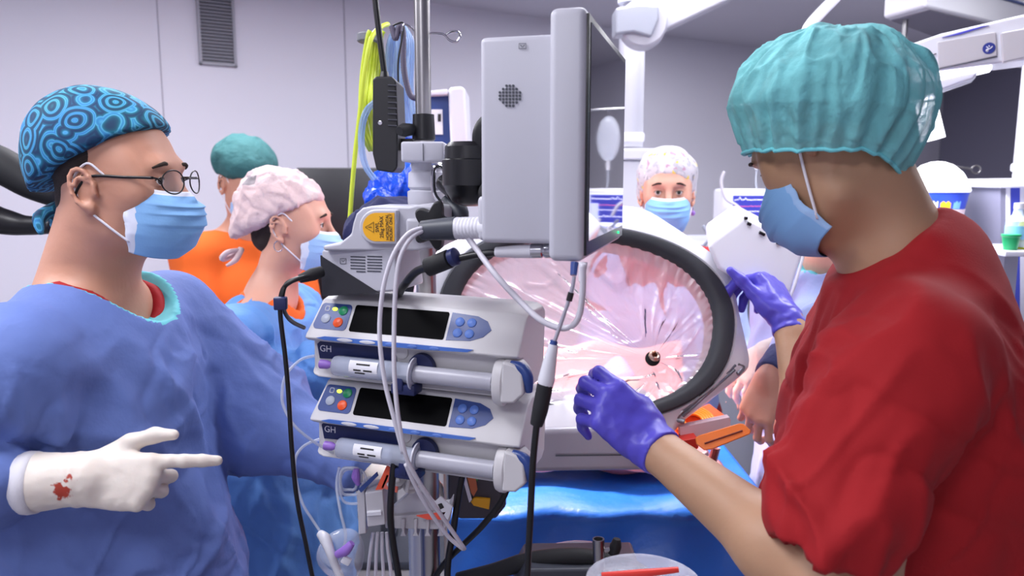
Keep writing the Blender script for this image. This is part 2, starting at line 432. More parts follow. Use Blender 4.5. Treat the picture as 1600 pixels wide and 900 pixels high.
def head_prims(eyes=True, fat=1.0, ez=0):
    p = [ell((-.014, 0, .045), (.094, .075, .083), None, .02), ell((.03, 0, .0), (.058, .063 * fat, .082), None, .03),
         ell((.030, 0, -.062), (.052, .053 * fat, .042), None, .03), cone((.012, .040 * fat, -.070), (.062, .020, -.098), .020, .016, .02), cone((.012, -.040 * fat, -.070), (.062, -.020, -.098), .020, .016, .02),
         ell((.073, 0, -.097), (.018, .022, .016), None, .02), cone((.080, -.030, .026), (.080, .030, .026), .0125, None, .02)]
    for s in (1, -1):
        p.append(ell((.056, s * .046, -.016), (.024, .018, .018), None, .022))
        p.append(ell((.096, s * .031, .006), (.018, .020, .013), None, .014, 's'))
        p.append(ell((.020, s * .055, .0), (.05, .014, .05), None, .02))
    p.append(cone((.088, 0, .014), (.106, 0, -.022), .0075, .0105, .012)); p.append(ell((.108, 0, -.028), (.011, .010, .009), None, .008))
    for s in (1, -1): p.append(ell((.101, s * .011, -.032), (.009, .007, .007), None, .006))
    p.append(ell((.082, 0, -.058), (.018, .028, .022), None, .012))
    p.append(ell((.097, 0, -.054), (.007, .021, .0045), None, .004)); p.append(ell((.095, 0, -.064), (.007, .018, .005), None, .004))
    if eyes:
        for s in (1, -1):
            p.append(ell((.0735, s * .031, .006), (.0150, .0150, .0140), None, .004))
            p.append(ell((.090, s * .0315, .0055), (.010, .0118, .0042), None, .0025, 's'))
    p += ear_prims(1, ez) + ear_prims(-1, ez)
    return p
def eyes(T, parent, look=(1, 0, 0), iris=(70, 50, 35)):
    mi = M('iris', iris, .2)
    for s in (1, -1):
        b = MB(); c = T @ V((.0755, s * .031, .0055)); f = (T.to_3x3() @ V(look)).normalized(); sc = T.to_scale().x
        r = .0122 * sc
        prof = [(math.sin(a) * r, -math.cos(a) * r) for a in np.linspace(.0, PI, 21)]
        n0 = 0
        b.lathe([(max(x, 0), h) for x, h in prof], c, f, 24)
        for fc in b.bm.faces:
            m = fc.calc_center_median(); a = (m - c).normalized().dot(f)
            fc.material_index = 2 if a > .975 else (1 if a > .88 else 0)
        b.out('eye', [EYE_W, mi, EYE_B], parent)
        br = MB()
        pts = [T @ V((.0935 - abs(t) ** 2 * .010 , s * (.031 + t * .019), .0285 + .004 * (1 - t * t) - (.003 if t > 0 else 0) * t)) for t in np.linspace(-1, 1, 7)]
        br.tube(pts, [.0012, .0028, .0032, .0028, .0014], 8); br.out('eyebrow', BROW, parent, ang=None)
        lash = MB(); lash.tube([T @ V((.0888 - abs(t) ** 2 * .006, s * (.0315 + t * .0118), .0065 + .0042 * (1 - t * t))) for t in np.linspace(-1, 1, 7)], .0009, 6)
        lash.out('eyelashes', BROW, parent, ang=None)
EYE_W = M('eye_white', (225, 218, 212), .15); EYE_B = M('pupil', (8, 6, 6), .08); BROW = M('brow_hair', (48, 34, 26), .9)
def hand_prims(W, D, N, side, curls=None, thumb=None, s=1.0, spread=1.0, r=0.0):
    """curls: 4 tuples of joint bends in degrees (index..little); thumb: (out, fold, bend)"""
    D = V(D).normalized(); N = V(N); N = (N - D * N.dot(D)).normalized(); Yh = N.cross(D) * side
    T = Mx(((D.x, Yh.x, N.x), (D.y, Yh.y, N.y), (D.z, Yh.z, N.z))).to_4x4() @ Mx.Scale(s, 4); T.translation = V(W)
    curls = curls or [(20, 25, 15)] * 4; thumb = thumb or (35, 20, 20)
    bx = [.088, .092, .087, .078]; by = [.028, .0085, -.0115, -.030]; L = [(.043, .026, .021), (.047, .030, .022), (.043, .028, .021), (.034, .021, .019)]
    rr = [.0108, .0109, .0104, .0092]; sp = [9, 2, -5, -13]
    p = []
    for i in range(4):
        b = V((bx[i], by[i], 0)); p.append(cone((.004, by[i] * .62, -.001), b, .0165, .0125, .012))
        a = 0; q = b; w = math.radians(sp[i] * spread)
        for j in range(3):
            a += math.radians(curls[i][j]); d = V((math.cos(a) * math.cos(w), math.sin(w) * math.cos(a * .5), -math.sin(a)))
            q2 = q + d * L[i][j]; r0 = rr[i] - .0009 * j; p.append(cone(q, q2, r0 + (.0006 if j else 0), r0 - .0012, .0035)); q = q2
    p.append(ell((.045, .0, -.004), (.048, .036, .015), None, .015))
    p.append(ell((.032, .030, -.012), (.032, .016, .016), Mx.Rotation(math.radians(28), 3, 'Z'), .015))
    o, f, bd = [math.radians(x) for x in thumb]
    q = V((.022, .030, -.010)); a = o
    for j, (l, r0, r1) in enumerate([(.040, .0150, .0120), (.034, .0118, .0108), (.026, .0108, .0080)]):
        d = V((math.cos(a) * math.cos(f), math.sin(a) * math.cos(f), -math.sin(f))); q2 = q + d * l
        p.append(cone(q, q2, r0, r1, .006)); q = q2; a -= bd; 
    p.append(cone((-.03, 0, 0), (.01, 0, 0), .0245, .024, .02))
    p = xf(p, T)
    return grow(p, r) if r else p
def grow(prims, d):
    out = []
    for p in prims:
        if p[0] == 'cone' and p[-1] == 'u': out.append(['cone', p[1], p[2], p[3] + d, p[4] + d, p[5], p[6]])
        elif p[0] == 'ell' and p[-1] == 'u': out.append(['ell', p[1], p[2] + V((d, d, d)), p[3], p[4], p[5]])
        elif p[-1] == 'u': out.append(p)
    return out
def limb(pts, rs, k=.03): return [cone(a, b, r0, r1, k) for a, b, r0, r1 in zip(pts, pts[1:], rs, rs[1:])]
def box_of(prims, pad=.01):
    B = [pbounds(p) for p in prims if p[-1] == 'u' and p[0] != 'plane']
    return [min(b[0][i] for b in B) - pad for i in range(3)], [max(b[1][i] for b in B) + pad for i in range(3)]
def creases(amp, f, seed=0, top=None, aniso=(1, 1, .55), width=.11):
    """sharp-edged pulled folds of cloth"""
    def g(v, n):
        wp = np.stack([vnoise(v * f * .6 + 3, seed + 5), vnoise(v * f * .6 + 9, seed + 6), vnoise(v * f * .6 + 17, seed + 7)], 1) * .45
        def lay(d, fr, sd, w):
            d = np.array(d) / np.linalg.norm(d); u = np.cross(d, (0, 1, .2)); u /= np.linalg.norm(u); t_ = np.cross(d, u)
            q = np.stack([v @ u * fr, v @ t_ * fr * .8, v @ d * fr * .28], 1) + wp
            x = np.abs(vnoise(q, sd)); return np.maximum(0, 1 - x / w) ** 1.3
        r = lay((.55, .1, -1), f, seed, width * 2.2) + .8 * lay((-.5, .2, -1), f * 1.4, seed + 1, width * 2) - .7 * lay((.9, .3, -.5), f * 1.2, seed + 2, width * 2) - .15
        if top: r = r * np.clip((top - v[:, 2]) / .1, 0, 1)
        return (r * amp)[:, None] * n
    return g
# face mask: pleated sheet from cheek to cheek, bulging over nose and chin
MASK_IN = [(-.5, .0)]
def mask(T, parent, m_main, m_trim, m_loop, wid=.064, depth=0.0, tie=False, skew=0, edge_x=.034, ears=True, puff=1.0, drop=0.0, loops_to=None):
    prof = [(.0, .1075, -.013), (.12, .1190, -.026), (.3, .1265, -.040), (.5, .1285, -.056), (.7, .1220, -.080), (.86, .1060, -.104 - drop), (1.0, .0800, -.121 - drop)]
    ts = [a[0] for a in prof]
    def pt(u, v):
        th = (u - .5) * PI * .98; xc = np.interp(v, ts, [a[1] for a in prof]) + .003; zc = np.interp(v, ts, [a[2] for a in prof])
        top = 1 - v; half = wid * (.93 + .10 * math.sin(PI * v)); xe = edge_x - .012 * abs(v - .45)
        if v > .75: half *= 1 - (v - .75) * .5
        y = math.sin(th) * half; c = max(0, math.cos(th)) ** .72
        nose = .012 * math.exp(-(y / .016) ** 2) * math.exp(-((v - .05) / .16) ** 2)
        x = xe + (xc - .010 * math.exp(-((v - .05) / .16) ** 2) - xe) * c + nose
        ze = -.006 - .078 * v - (.02 * v * v)
        z = ze + (zc - ze) * c + .010 * (1 - c) * (1 - v)
        for pv in (.30, .46, .62):            # pleats
            dv = (v - pv) / .10
            if -1 < dv < 0: x += .0045 * (1 + dv) * (c ** .5) * puff
        x += .0016 * math.sin(u * 40 + v * 9) * (1 - c) + .0012 * math.sin(u * 13 + v * 21)
        return T @ V((x, y, z))
    b = MB(); b.grid(pt, 49, 57)
    for f in b.bm.faces: pass
    fs = list(b.bm.faces); nrow = 48
    for i, f in enumerate(fs):
        v = (i // nrow) / 56; u = (i % nrow) / 48
        f.material_index = 1 if (v < .07 or u < .035 or u > .965) else 0
    sc = T.to_scale().x
    b.out('face_mask', [m_main, m_trim], parent, solid=.0012 * sc, ang=None, recalc=True)
    if ears:
        for s in (1, -1):
            t, bt = pt(.5 + .49 * s, .03), pt(.5 + .49 * s, .86)
            e1, e2 = T @ V((-.004, s * .080, .034)), T @ V((-.012, s * .077, -.034)); eb = T @ V((-.030, s * .078, .006))
            if loops_to: e1, eb, e2 = [T @ V((x, s * y, z)) for x, y, z in loops_to]
            MB().tube([t, t.lerp(e1, .5) + (T.to_3x3() @ V((0, s * .004, 0))), e1, eb, e2, e2.lerp(bt, .5) + (T.to_3x3() @ V((0, s * .004, 0))), bt], .0019 * sc, 8).out('ear_loop', m_loop, parent, ang=None)
    return pt
def blob(name, prims, m, parent, res=.004, **k): return implicit(name, prims, res, m, parent, **k)
def legs_prims(x, y, f, hipz=.92, gap=.09):
    f = V(f).normalized(); l = V((-f.y, f.x, 0)); p = []
    for s in (1, -1):
        h = V((x, y, hipz)) + l * gap * s; k = V((x, y, .50)) + l * gap * s + f * .02; a = V((x, y, .09)) + l * gap * s
        p += [cone(h, k, .085, .055, .04), cone(k, a, .052, .036, .03), cone(a - V((0, 0, .04)), a + f * .12 - V((0, 0, .05)), .035, .028, .02)]
    return p
def clogs(x, y, f, m, parent, gap=.09):
    f = V(f).normalized(); l = V((-f.y, f.x, 0))
    for s in (1, -1):
        a = V((x, y, .045)) + l * gap * s
        implicit('clog', [cone(a - f * .05, a + f * .13, .048, .042, .02), plane_cut((0, 0, .004), (0, 0, -1))], .01, m, parent)
# ------------------------------------------------------------------ shared materials
SKIN_A = M('skin_ruddy', (196, 142, 118), .5, bump=(90, .25, .002), sss=.12, var=.05)
SKIN_B = M('skin_fair', (214, 160, 138), .5, bump=(90, .15, .002), sss=.12)
SKIN_E = M('skin_tan', (178, 138, 108), .5, bump=(90, .2, .002), sss=.12, var=.05)
GOWN_A = M('gown_cloth_periwinkle', (96, 118, 182), .75, bump=(9, .5, .02), var=.05)
GOWN_B = M('gown_cloth_sky', (96, 146, 208), .7, bump=(9, .5, .02), var=.06)
GOWN_F = M('gown_cloth_lavender', (165, 180, 225), .7, bump=(9, .4, .02))
TEAL = M('teal_binding', (98, 196, 206), .7)
RED = M('scrub_red', (156, 7, 18), .85, bump=(420, .25, .001), var=.04)
ORANGE = M('scrub_orange', (226, 98, 22), .85, bump=(300, .25, .001), var=.05)
LATEX = M('latex_cream', (226, 216, 205), .45, bump=(60, .35, .003), sss=.1, var=.03)
NITRILE = M('nitrile_violet', (84, 76, 196), .38, bump=(45, .4, .003), var=.06)
MASKB = M('mask_blue', (132, 182, 232), .8, bump=(260, .25, .001), var=.05)
MASKB2 = M('mask_pale_blue', (160, 196, 238), .8, bump=(260, .25, .001))
MASKW = M('mask_edge_white', (226, 230, 244), .8)
LOOP = M('elastic_white', (232, 230, 238), .7)
HAIR = M('hair_brown', (44, 32, 27), .75, bump=(160, .8, .003), stretch=(1, 1, 5))
PLAS_W = M('white_plastic', (214, 214, 222), .38, bump=(500, .05, .0005))
PLAS_G = M('pale_grey_plastic', (188, 188, 198), .42, bump=(700, .12, .0005))
PLAS_C = M('cream_plastic', (204, 202, 204), .42)
PLAS_D = M('dark_grey_plastic', (62, 66, 76), .45)
BLACK = M('black_plastic', (16, 16, 20), .35)
BLACKM = M('black_rubber', (22, 23, 27), .7)
RUBBER = M('charcoal_gasket', (52, 54, 60), .6, bump=(200, .15, .001))
NAVY = M('navy_panel', (40, 66, 132), .35); NAVY_D = M('dark_navy', (26, 36, 84), .4)
BLUEP = M('blue_panel', (70, 110, 190), .35)
CHROME = M('polished_steel', (200, 200, 205), .16, metal=1); STEEL = M('brushed_steel', (170, 168, 168), .3, metal=1, bump=(80, .1, .001), stretch=(1, 1, .02))
SILVER = M('silver_paint', (205, 207, 214), .33, metal=.35)
WHITE_S = M('white_enamel', (222, 222, 232), .3, coat=.2)
SCREEN = M('black_glass', (5, 5, 7), .55, spec=.04)
CAB_W = M('cable_pale_grey', (205, 202, 212), .45); CAB_B = M('cable_black', (14, 14, 17), .4)
CLEAR = M('clear_tubing', (220, 226, 240), .12, alpha=.45); CLEARP = M('clear_plastic', (225, 230, 245), .1, alpha=.22)
YGREEN = M('hose_lime', (206, 222, 62), .45); BLUET = M('tubing_blue', (150, 185, 232), .2, alpha=.5)
BLUEB = M('bag_blue_film', (22, 84, 232), .25, bump=(30, 1, .01))
VIOLET = M('violet_plastic', (150, 110, 200), .4)
GREEN_B = M('button_green', (20, 140, 90), .35); ORANGE_B = M('button_orange', (236, 84, 24), .35); GREY_B = M('button_grey', (165, 172, 188), .4)
BTN_BLUE = M('button_blue', (92, 128, 205), .4); LED_Y = M('led_yellow', (220, 240, 60), .4, emit=(215, 255, 60), es=3); LED_G = M('led_green', (40, 230, 120), .4, emit=(40, 255, 120), es=3)
ORP = M('orange_acrylic', (240, 100, 40), .3); REDP = M('red_plastic', (214, 52, 40), .4); YEL = M('yellow_label', (244, 178, 26), .5)
INK = M('ink_dark', (40, 38, 40), .7); PAPER = M('paper_white', (232, 232, 238), .7)
# ------------------------------------------------------------------ the room
def struct(o): o['kind'] = 'structure'; return o
WALLM = M('wall_panel_paint', (206, 204, 216), .55, bump=(140, .08, .001)); CEILM = M('ceiling_paint', (196, 194, 206), .8, bump=(60, .1, .002))
DARKW = M('dark_wall_laminate', (134, 132, 150), .5, bump=(60, .1, .002)); FLOORM = M('floor_vinyl', (140, 138, 142), .4, bump=(50, .1, .002), var=.06)
W0, W1 = V((-3.3, 2.72, 0)), V((4.14, 7.55, 0))        # back wall runs away to the right
wd = (W1 - W0).normalized(); wn = V((-wd.y, wd.x, 0))
def wall(name, a, b, m, t=.1, z0=0, z1=CEIL):
    d = (b - a).normalized(); n = V((d.y, -d.x, 0)) * -1
    o = MB().prism([V((a.x, a.y, z0)), V((b.x, b.y, z0)), V((b.x, b.y, z1)), V((a.x, a.y, z1))], n * t).out(name, m); return struct(o)
wall('wall_back', W0, W1, WALLM)
wall('wall_right', W1, V((5.4, 3.0, 0)), DARKW); wall('wall_far_right', V((5.4, 3.0, 0)), V((5.4, -1.6, 0)), WALLM)
wall('wall_front', V((5.4, -1.6, 0)), V((-3.3, -1.6, 0)), WALLM); wall('wall_left', V((-3.3, -1.6, 0)), W0, WALLM)
struct(MB().box((1.05, 3.1, -.05), (9.2, 9.8, .1)).out('floor', FLOORM)); struct(MB().box((1.05, 3.1, CEIL + .05), (9.2, 9.8, .1)).out('ceiling', CEILM))
# panel seams and coved skirting on the back wall
SEAM = M('seam_shadow_gap', (150, 148, 162), .7)
for i, px in enumerate((262, 545, 1210)):
    q = P(px, 281, 1); r = q.x / q.y
    t = (r * W0.y - W0.x) / (wd.x - r * wd.y); c = W0 + wd * t
    struct(MB().box(c + V((0, 0, CEIL / 2)) - wn * .001, (.004, .004, CEIL - .01), Mx.Rotation(math.atan2(wd.y, wd.x), 4, 'Z')).out('trim_%d' % (i + 1), SEAM))
b = MB(); L = (W1 - W0).length
prof = [(0, 0.13), (.006, .13), (.008, .06), (.02, .028), (.045, .01), (.09, .003), (.09, 0), (0, 0)]
b.prism([W0 + V((0, 0, z)) - wn * d for d, z in prof], wd * L); struct(b.out('baseboard_back', FLOORM, ang=60))
# wall-mounted dark strip on far left, vent grille
WG = lambda px, py: (lambda d: V((0, 0, CZ)) + d * (((W0 - V((0, 0, CZ))).dot(wn)) / d.dot(wn)))(ray(px, py))
c0 = WG(337, 40); t = thing('wall_vent', 'grey louvred vent grille high on the left wall', 'vent', c0)
wv = (WG(364, 40) - WG(310, 40)).length; hv = 1.15 * wv * 2.05
R = Mx.Rotation(math.atan2(wd.y, wd.x), 4, 'Z'); VENT = M('vent_grey', (150, 150, 160), .5); VENTD = M('vent_dark', (70, 70, 80), .8)
cz = c0 + V((0, 0, .0)) 
zt, zb = WG(337, -15).z, WG(340, 101).z; cc = V((c0.x, c0.y, (zt + zb) / 2)); hh = zt - zb
MB().box(cc - wn * .003, (wv, .006, hh), R).out('backing', VENTD, t)
b = MB()
for s in (-1, 1): b.box(cc - wn * .012 + wd * s * wv / 2, (.012, .022, hh + .012), R); b.box(cc - wn * .012 + V((0, 0, s * hh / 2)), (wv + .012, .022, .012), R)
b.out('frame', VENT, t)
n = 22
for i in range(n):
    MB().box(cc - wn * .012 + V((0, 0, -hh / 2 + hh * (i + .5) / n)), (wv - .01, .016, .004), R @ Mx.Rotation(math.radians(35), 4, 'X')).out('slat', VENT, t)
# unseen ceiling light panels, added to brighten the room
LP = M('diffuser_lit', (250, 250, 255), .5, emit=(235, 240, 255), es=2.2); FR = M('panel_frame_white', (225, 225, 232), .5)
for i, (x, y, k) in enumerate(PANELS):
    t = thing('added_ceiling_light', 'square flush ceiling light panel, unseen, added to brighten the room', 'ceiling light', (x, y, CEIL), 'added ceiling light panels')
    b = MB()
    for s in (-1, 1): b.box((x + s * .305, y, CEIL - .012), (.02, .63, .024)); b.box((x, y + s * .305, CEIL - .012), (.59, .02, .024))
    b.out('frame', FR, t); MB().box((x, y, CEIL - .006), (.59, .59, .01)).out('diffuser', LP, t)
ftoe = lambda T, pts: [T @ V(p) for p in pts]
# ================================================================== A: surgeon in periwinkle gown
def surgeon():
    hc = V((-.601, 1.195, 1.612)); t = thing('person', 'person in swirl-print teal cap, glasses, blue mask and periwinkle gown pointing with a cream glove', 'person', (-.66, 1.2, 0))
    T = frame(hc, (1, -.10, .02), s=.94)
    nb = V((-.672, 1.215, 1.44))
    headp = xf(head_prims(), T)
    rs, ls = V((-.665, .985, 1.37)), V((-.63, 1.39, 1.37))
    re, rw = V((-.90, .88, 1.235)), P(128, 748, .93)
    le, lw = P(392, 650, 1.41), P(560, 728, 1.36)
    D = (P(285, 762, .93) - P(128, 748, .93)).normalized() + V((0, .12, .0)); N = V((-.05, -.93, .40))
    hA = hand_prims(rw, D, N, 1, curls=[(10, 8, 5), (72, 92, 45), (76, 94, 50), (78, 94, 50)], thumb=(36, -4, 16), s=.90, spread=.4)
    hL = hand_prims(lw, V((1, .1, -.1)), V((0, -.2, 1)), 1, curls=[(25, 30, 20)] * 4)
    body = headp + [cone(hc + V((-.02, 0, -.06)), nb, .058, .060, .035), cone(hc + V((-.035, .0, -.02)), nb + V((-.03, 0, -.01)), .05, .06, .03),
        ell((-.67, 1.2, 1.25), (.095, .16, .2), None, .05), ell((-.67, 1.2, 1.0), (.10, .13, .2), None, .05),
        cone(nb + V((0, 0, -.02)), rs, .055, .05, .04), cone(nb + V((0, 0, -.02)), ls, .055, .05, .04)]
    body += limb([rs, re, rw], [.048, .038, .026]) + limb([ls, le, lw], [.048, .038, .026]) + grow(hA, -.0022) + grow(hL, -.0022) + legs_prims(-.67, 1.2, (1, 0, 0))
    hb = box_of(headp); hh = box_of(hA); hl = box_of(hL)
    blob('body', body, SKIN_A, t, .010, fines=[(*hb, .003), (*hh, .0035), (*hl, .005)])
    eyes(T, t, (1, -.25, -.02), (60, 44, 34))
    # glasses
    g = MB(); lens = MB()
    for s in (-1, 1):
        ring = [V((.1120 - 3.0 * (s * .034 + .0245 * math.cos(a)) ** 2, s * .034 + .0245 * math.cos(a), .003 + .0185 * math.sin(a))) for a in np.linspace(0, 2 * PI, 20, endpoint=False)]
        g.tube(ftoe(T, ring), .0011, 8, closed=True); lens._add(ftoe(T, ring), [list(range(20))])
        out = V((.099, s * .063, .008)); g.tube(ftoe(T, [ring[0 if s > 0 else 10], out, (.094, s * .0665, .010)]), .0013, 8)
        g.tube(ftoe(T, [(.094, s * .0665, .010), (.05, s * .072, .012), (.0, s * .079, .014), (-.022, s * .080, -.004), (-.03, s * .079, -.02)]), .0021, 8)
    g.tube(ftoe(T, [(.1115, -.010, .005), (.117, 0, .009), (.1115, .010, .005)]), .0011, 8)
    go = g.out('glasses', M('spectacle_frame', (24, 22, 24), .3, metal=.4), t, ang=None)
    lens.out('lens', M('spectacle_lens', (235, 240, 245), .03, alpha=.12), go)
    mask(T, t, MASKB, MASKW, LOOP)
    # cap
    sw = pattern(M('batik_cap_cloth', (20, 110, 150), .8), 'swirl', 27, [(0, (6, 52, 88)), (.42, (10, 86, 112)), (.66, (20, 112, 140)), (.84, (96, 168, 205)), (1, (48, 126, 178))], 24)
    cp = [ell((-.030, 0, .064), (.119, .092, .096), Mx.Rotation(math.radians(12), 3, 'Y'), .02), ell((-.082, 0, .028), (.066, .076, .078), None, .03), ell((-.100, 0, -.018), (.036, .050, .038), None, .03), plane_cut((.078, 0, .094), (.42, 0, -.90))]
    def capf(v, n): 
        q = v * np.array([26, 26, 14]); return (vnoise(q, 3) * .0022 + vnoise(v * 60, 9) * .0008)[:, None] * n
    blob('scrub_cap', xf(cp, T), sw, t, .004, disp=[capf])
    tie = MB(); tie.tube(ftoe(T, [(-.11, 0, -.03), (-.135, -.02, -.05), (-.125, -.035, -.075)]), [.009, .011, .004], 8); tie.tube(ftoe(T, [(-.11, 0, -.03), (-.14, .02, -.045), (-.145, .03, -.08)]), [.009, .011, .004], 8)
    tie.out('cap_tie', sw, t, ang=None)
    hr = [ell((-.018, 0, .040), (.0935, .0765, .0835), None, .02), ell((-.062, 0, -.025), (.044, .054, .045), None, .02), plane_cut((-.012, 0, 0), (1, 0, -.55))]
    blob('hair', xf(hr[:-1] + [plane_cut((.0, 0, .012), (.75, 0, -.30))], T), HAIR, t, .004)
    # red scrub top seen in the neckline
    sc = [ell((-.672, 1.2, 1.25), (.125, .205, .22), None, .05), cone(nb + V((-.01, 0, -.045)), rs + V((0, .03, .0)), .080, .06, .04), cone(nb + V((-.01, 0, -.045)), ls - V((0, .03, 0)), .080, .06, .04),
          ell(nb + V((.035, 0, .02)), (.085, .070, .075), Mx.Rotation(math.radians(35), 3, 'Y'), .01, 's')]
    blob('scrub_top', sc, RED, t, .006, disp=[folds(.003, 14, 14, 6, 5)])
    # gown
    gw = [ell((-.665, 1.2, 1.22), (.150, .235, .245), None, .05), ell((-.655, 1.2, 1.0), (.160, .225, .26), None, .08), cone((-.66, 1.2, .95), (-.66, 1.2, .42), .20, .235, .08),
          cone(nb + V((-.0, 0, -.055)), rs, .098, .075, .05), cone(nb + V((-.0, 0, -.055)), ls, .098, .075, .05)]
    gw += limb([rs, re, rw + (re - rw).normalized() * .108], [.088, .080, .047], .03)
    lw2 = lw + (le - lw).normalized() * .03
    gw += limb([ls, le, lw2], [.085, .088, .055], .025) + [cone(le, le + V((.0, .0, .01)), .098, .098, .03)]
    cut = ell(nb + V((.020, -.0, .055)), (.150, .108, .098), Mx.Rotation(math.radians(24), 3, 'Y'), .004, 's')
    gw.append(cut)
    def mk(c):
        d = pd(cut, c[:, 0], c[:, 1], c[:, 2]); return (d < .0055).astype(int)
    sag = lambda v, n: (np.clip(vnoise(np.stack([v[:, 0] * 5 + v[:, 2] * 5, v[:, 1] * 5, v[:, 2] * 4 - v[:, 0] * 5], 1), 21), -.5, 1) * .006 * np.clip((1.42 - v[:, 2]) / .1, 0, 1))[:, None] * n
    fo = folds(.005, 8, 8, 3.2, 31, .9, (.5, .4))
    fm = lambda v, n: fo(v, n) * np.clip((1.43 - v[:, 2]) / .12, .05, 1)[:, None]
    blob('surgical_gown', gw, [GOWN_A, TEAL], t, .0058, disp=[sag, fm, creases(.013, 6, 41, top=1.42), creases(.005, 14, 43, top=1.43)], mark=mk)
    # gloves with long cuff
    a = rw + (re - rw).normalized() * .056
    cuff = [cone(rw + D * .0, a, .032, .037, .01)]
    gl = hA + cuff + [ell(a, (.03, .03, .03), None, .001, 's')][:0] + [plane_cut(a - (rw - a).normalized() * .0, (a - rw))]
    blob('glove', gl, LATEX_BLOOD, t, .0028, disp=[lambda v, n: (np.sin((v - np.array(rw)) @ np.array((a - rw).normalized()) * 380) * .0007 * np.clip(1 - np.abs((v - np.array(rw)) @ np.array((a - rw).normalized()) - .004) / .02, 0, 1))[:, None] * n, folds(.0007, 60, 60, 60, 3)])
    b = MB(); e = (re - rw).normalized(); b.tube([rw + e * .052, rw + e * .063, rw + e * .078], [.0385, .0395, .036], 28, smoothp=False); b.out('knitted_cuff', M('cuff_knit_white', (222, 220, 226), .9, bump=(500, .5, .001)), t, ang=None)
    blob('glove', hL + [cone(lw, lw2, .032, .036, .01)], LATEX, t, .004)
    clogs(-.67, 1.2, (1, 0, 0), WHITE_S, t)
LATEX_BLOOD = M('latex_cream_marked', (226, 216, 205), .45, bump=(60, .35, .003), sss=.1)
def blood():
    nt = LATEX_BLOOD.node_tree; b = nt.nodes['Principled BSDF']; tc = nt.nodes.new('ShaderNodeTexCoord')
    c = P(98, 758, .893) - V((-.66, 1.2, 0))
    mp = nt.nodes.new('ShaderNodeMapping'); mp.inputs['Location'].default_value = -c; nt.links.new(tc.outputs['Object'], mp.inputs[0])
    ln = nt.nodes.new('ShaderNodeVectorMath'); ln.operation = 'LENGTH'; nt.links.new(mp.outputs[0], ln.inputs[0])
    n = nt.nodes.new('ShaderNodeTexNoise'); n.inputs['Scale'].default_value = 75; n.inputs['Detail'].default_value = 3; nt.links.new(mp.outputs[0], n.inputs['Vector'])
    mr = nt.nodes.new('ShaderNodeMapRange'); mr.inputs[1].default_value = .032; mr.inputs[2].default_value = .0; mr.inputs[3].default_value = 0; mr.inputs[4].default_value = .42
    nt.links.new(ln.outputs['Value'], mr.inputs[0])
    ad = nt.nodes.new('ShaderNodeMath'); ad.operation = 'ADD'; nt.links.new(n.outputs['Fac'], ad.inputs[0]); nt.links.new(mr.outputs[0], ad.inputs[1])
    r = nt.nodes.new('ShaderNodeValToRGB'); e = r.color_ramp.elements; e[0].position = .80; e[0].color = (*lin((226, 216, 205)), 1); e[1].position = .86; e[1].color = (*lin((176, 60, 40)), 1)
    nt.links.new(ad.outputs[0], r.inputs[0]); nt.links.new(r.outputs[0], b.inputs['Base Color'])
blood()
surgeon()
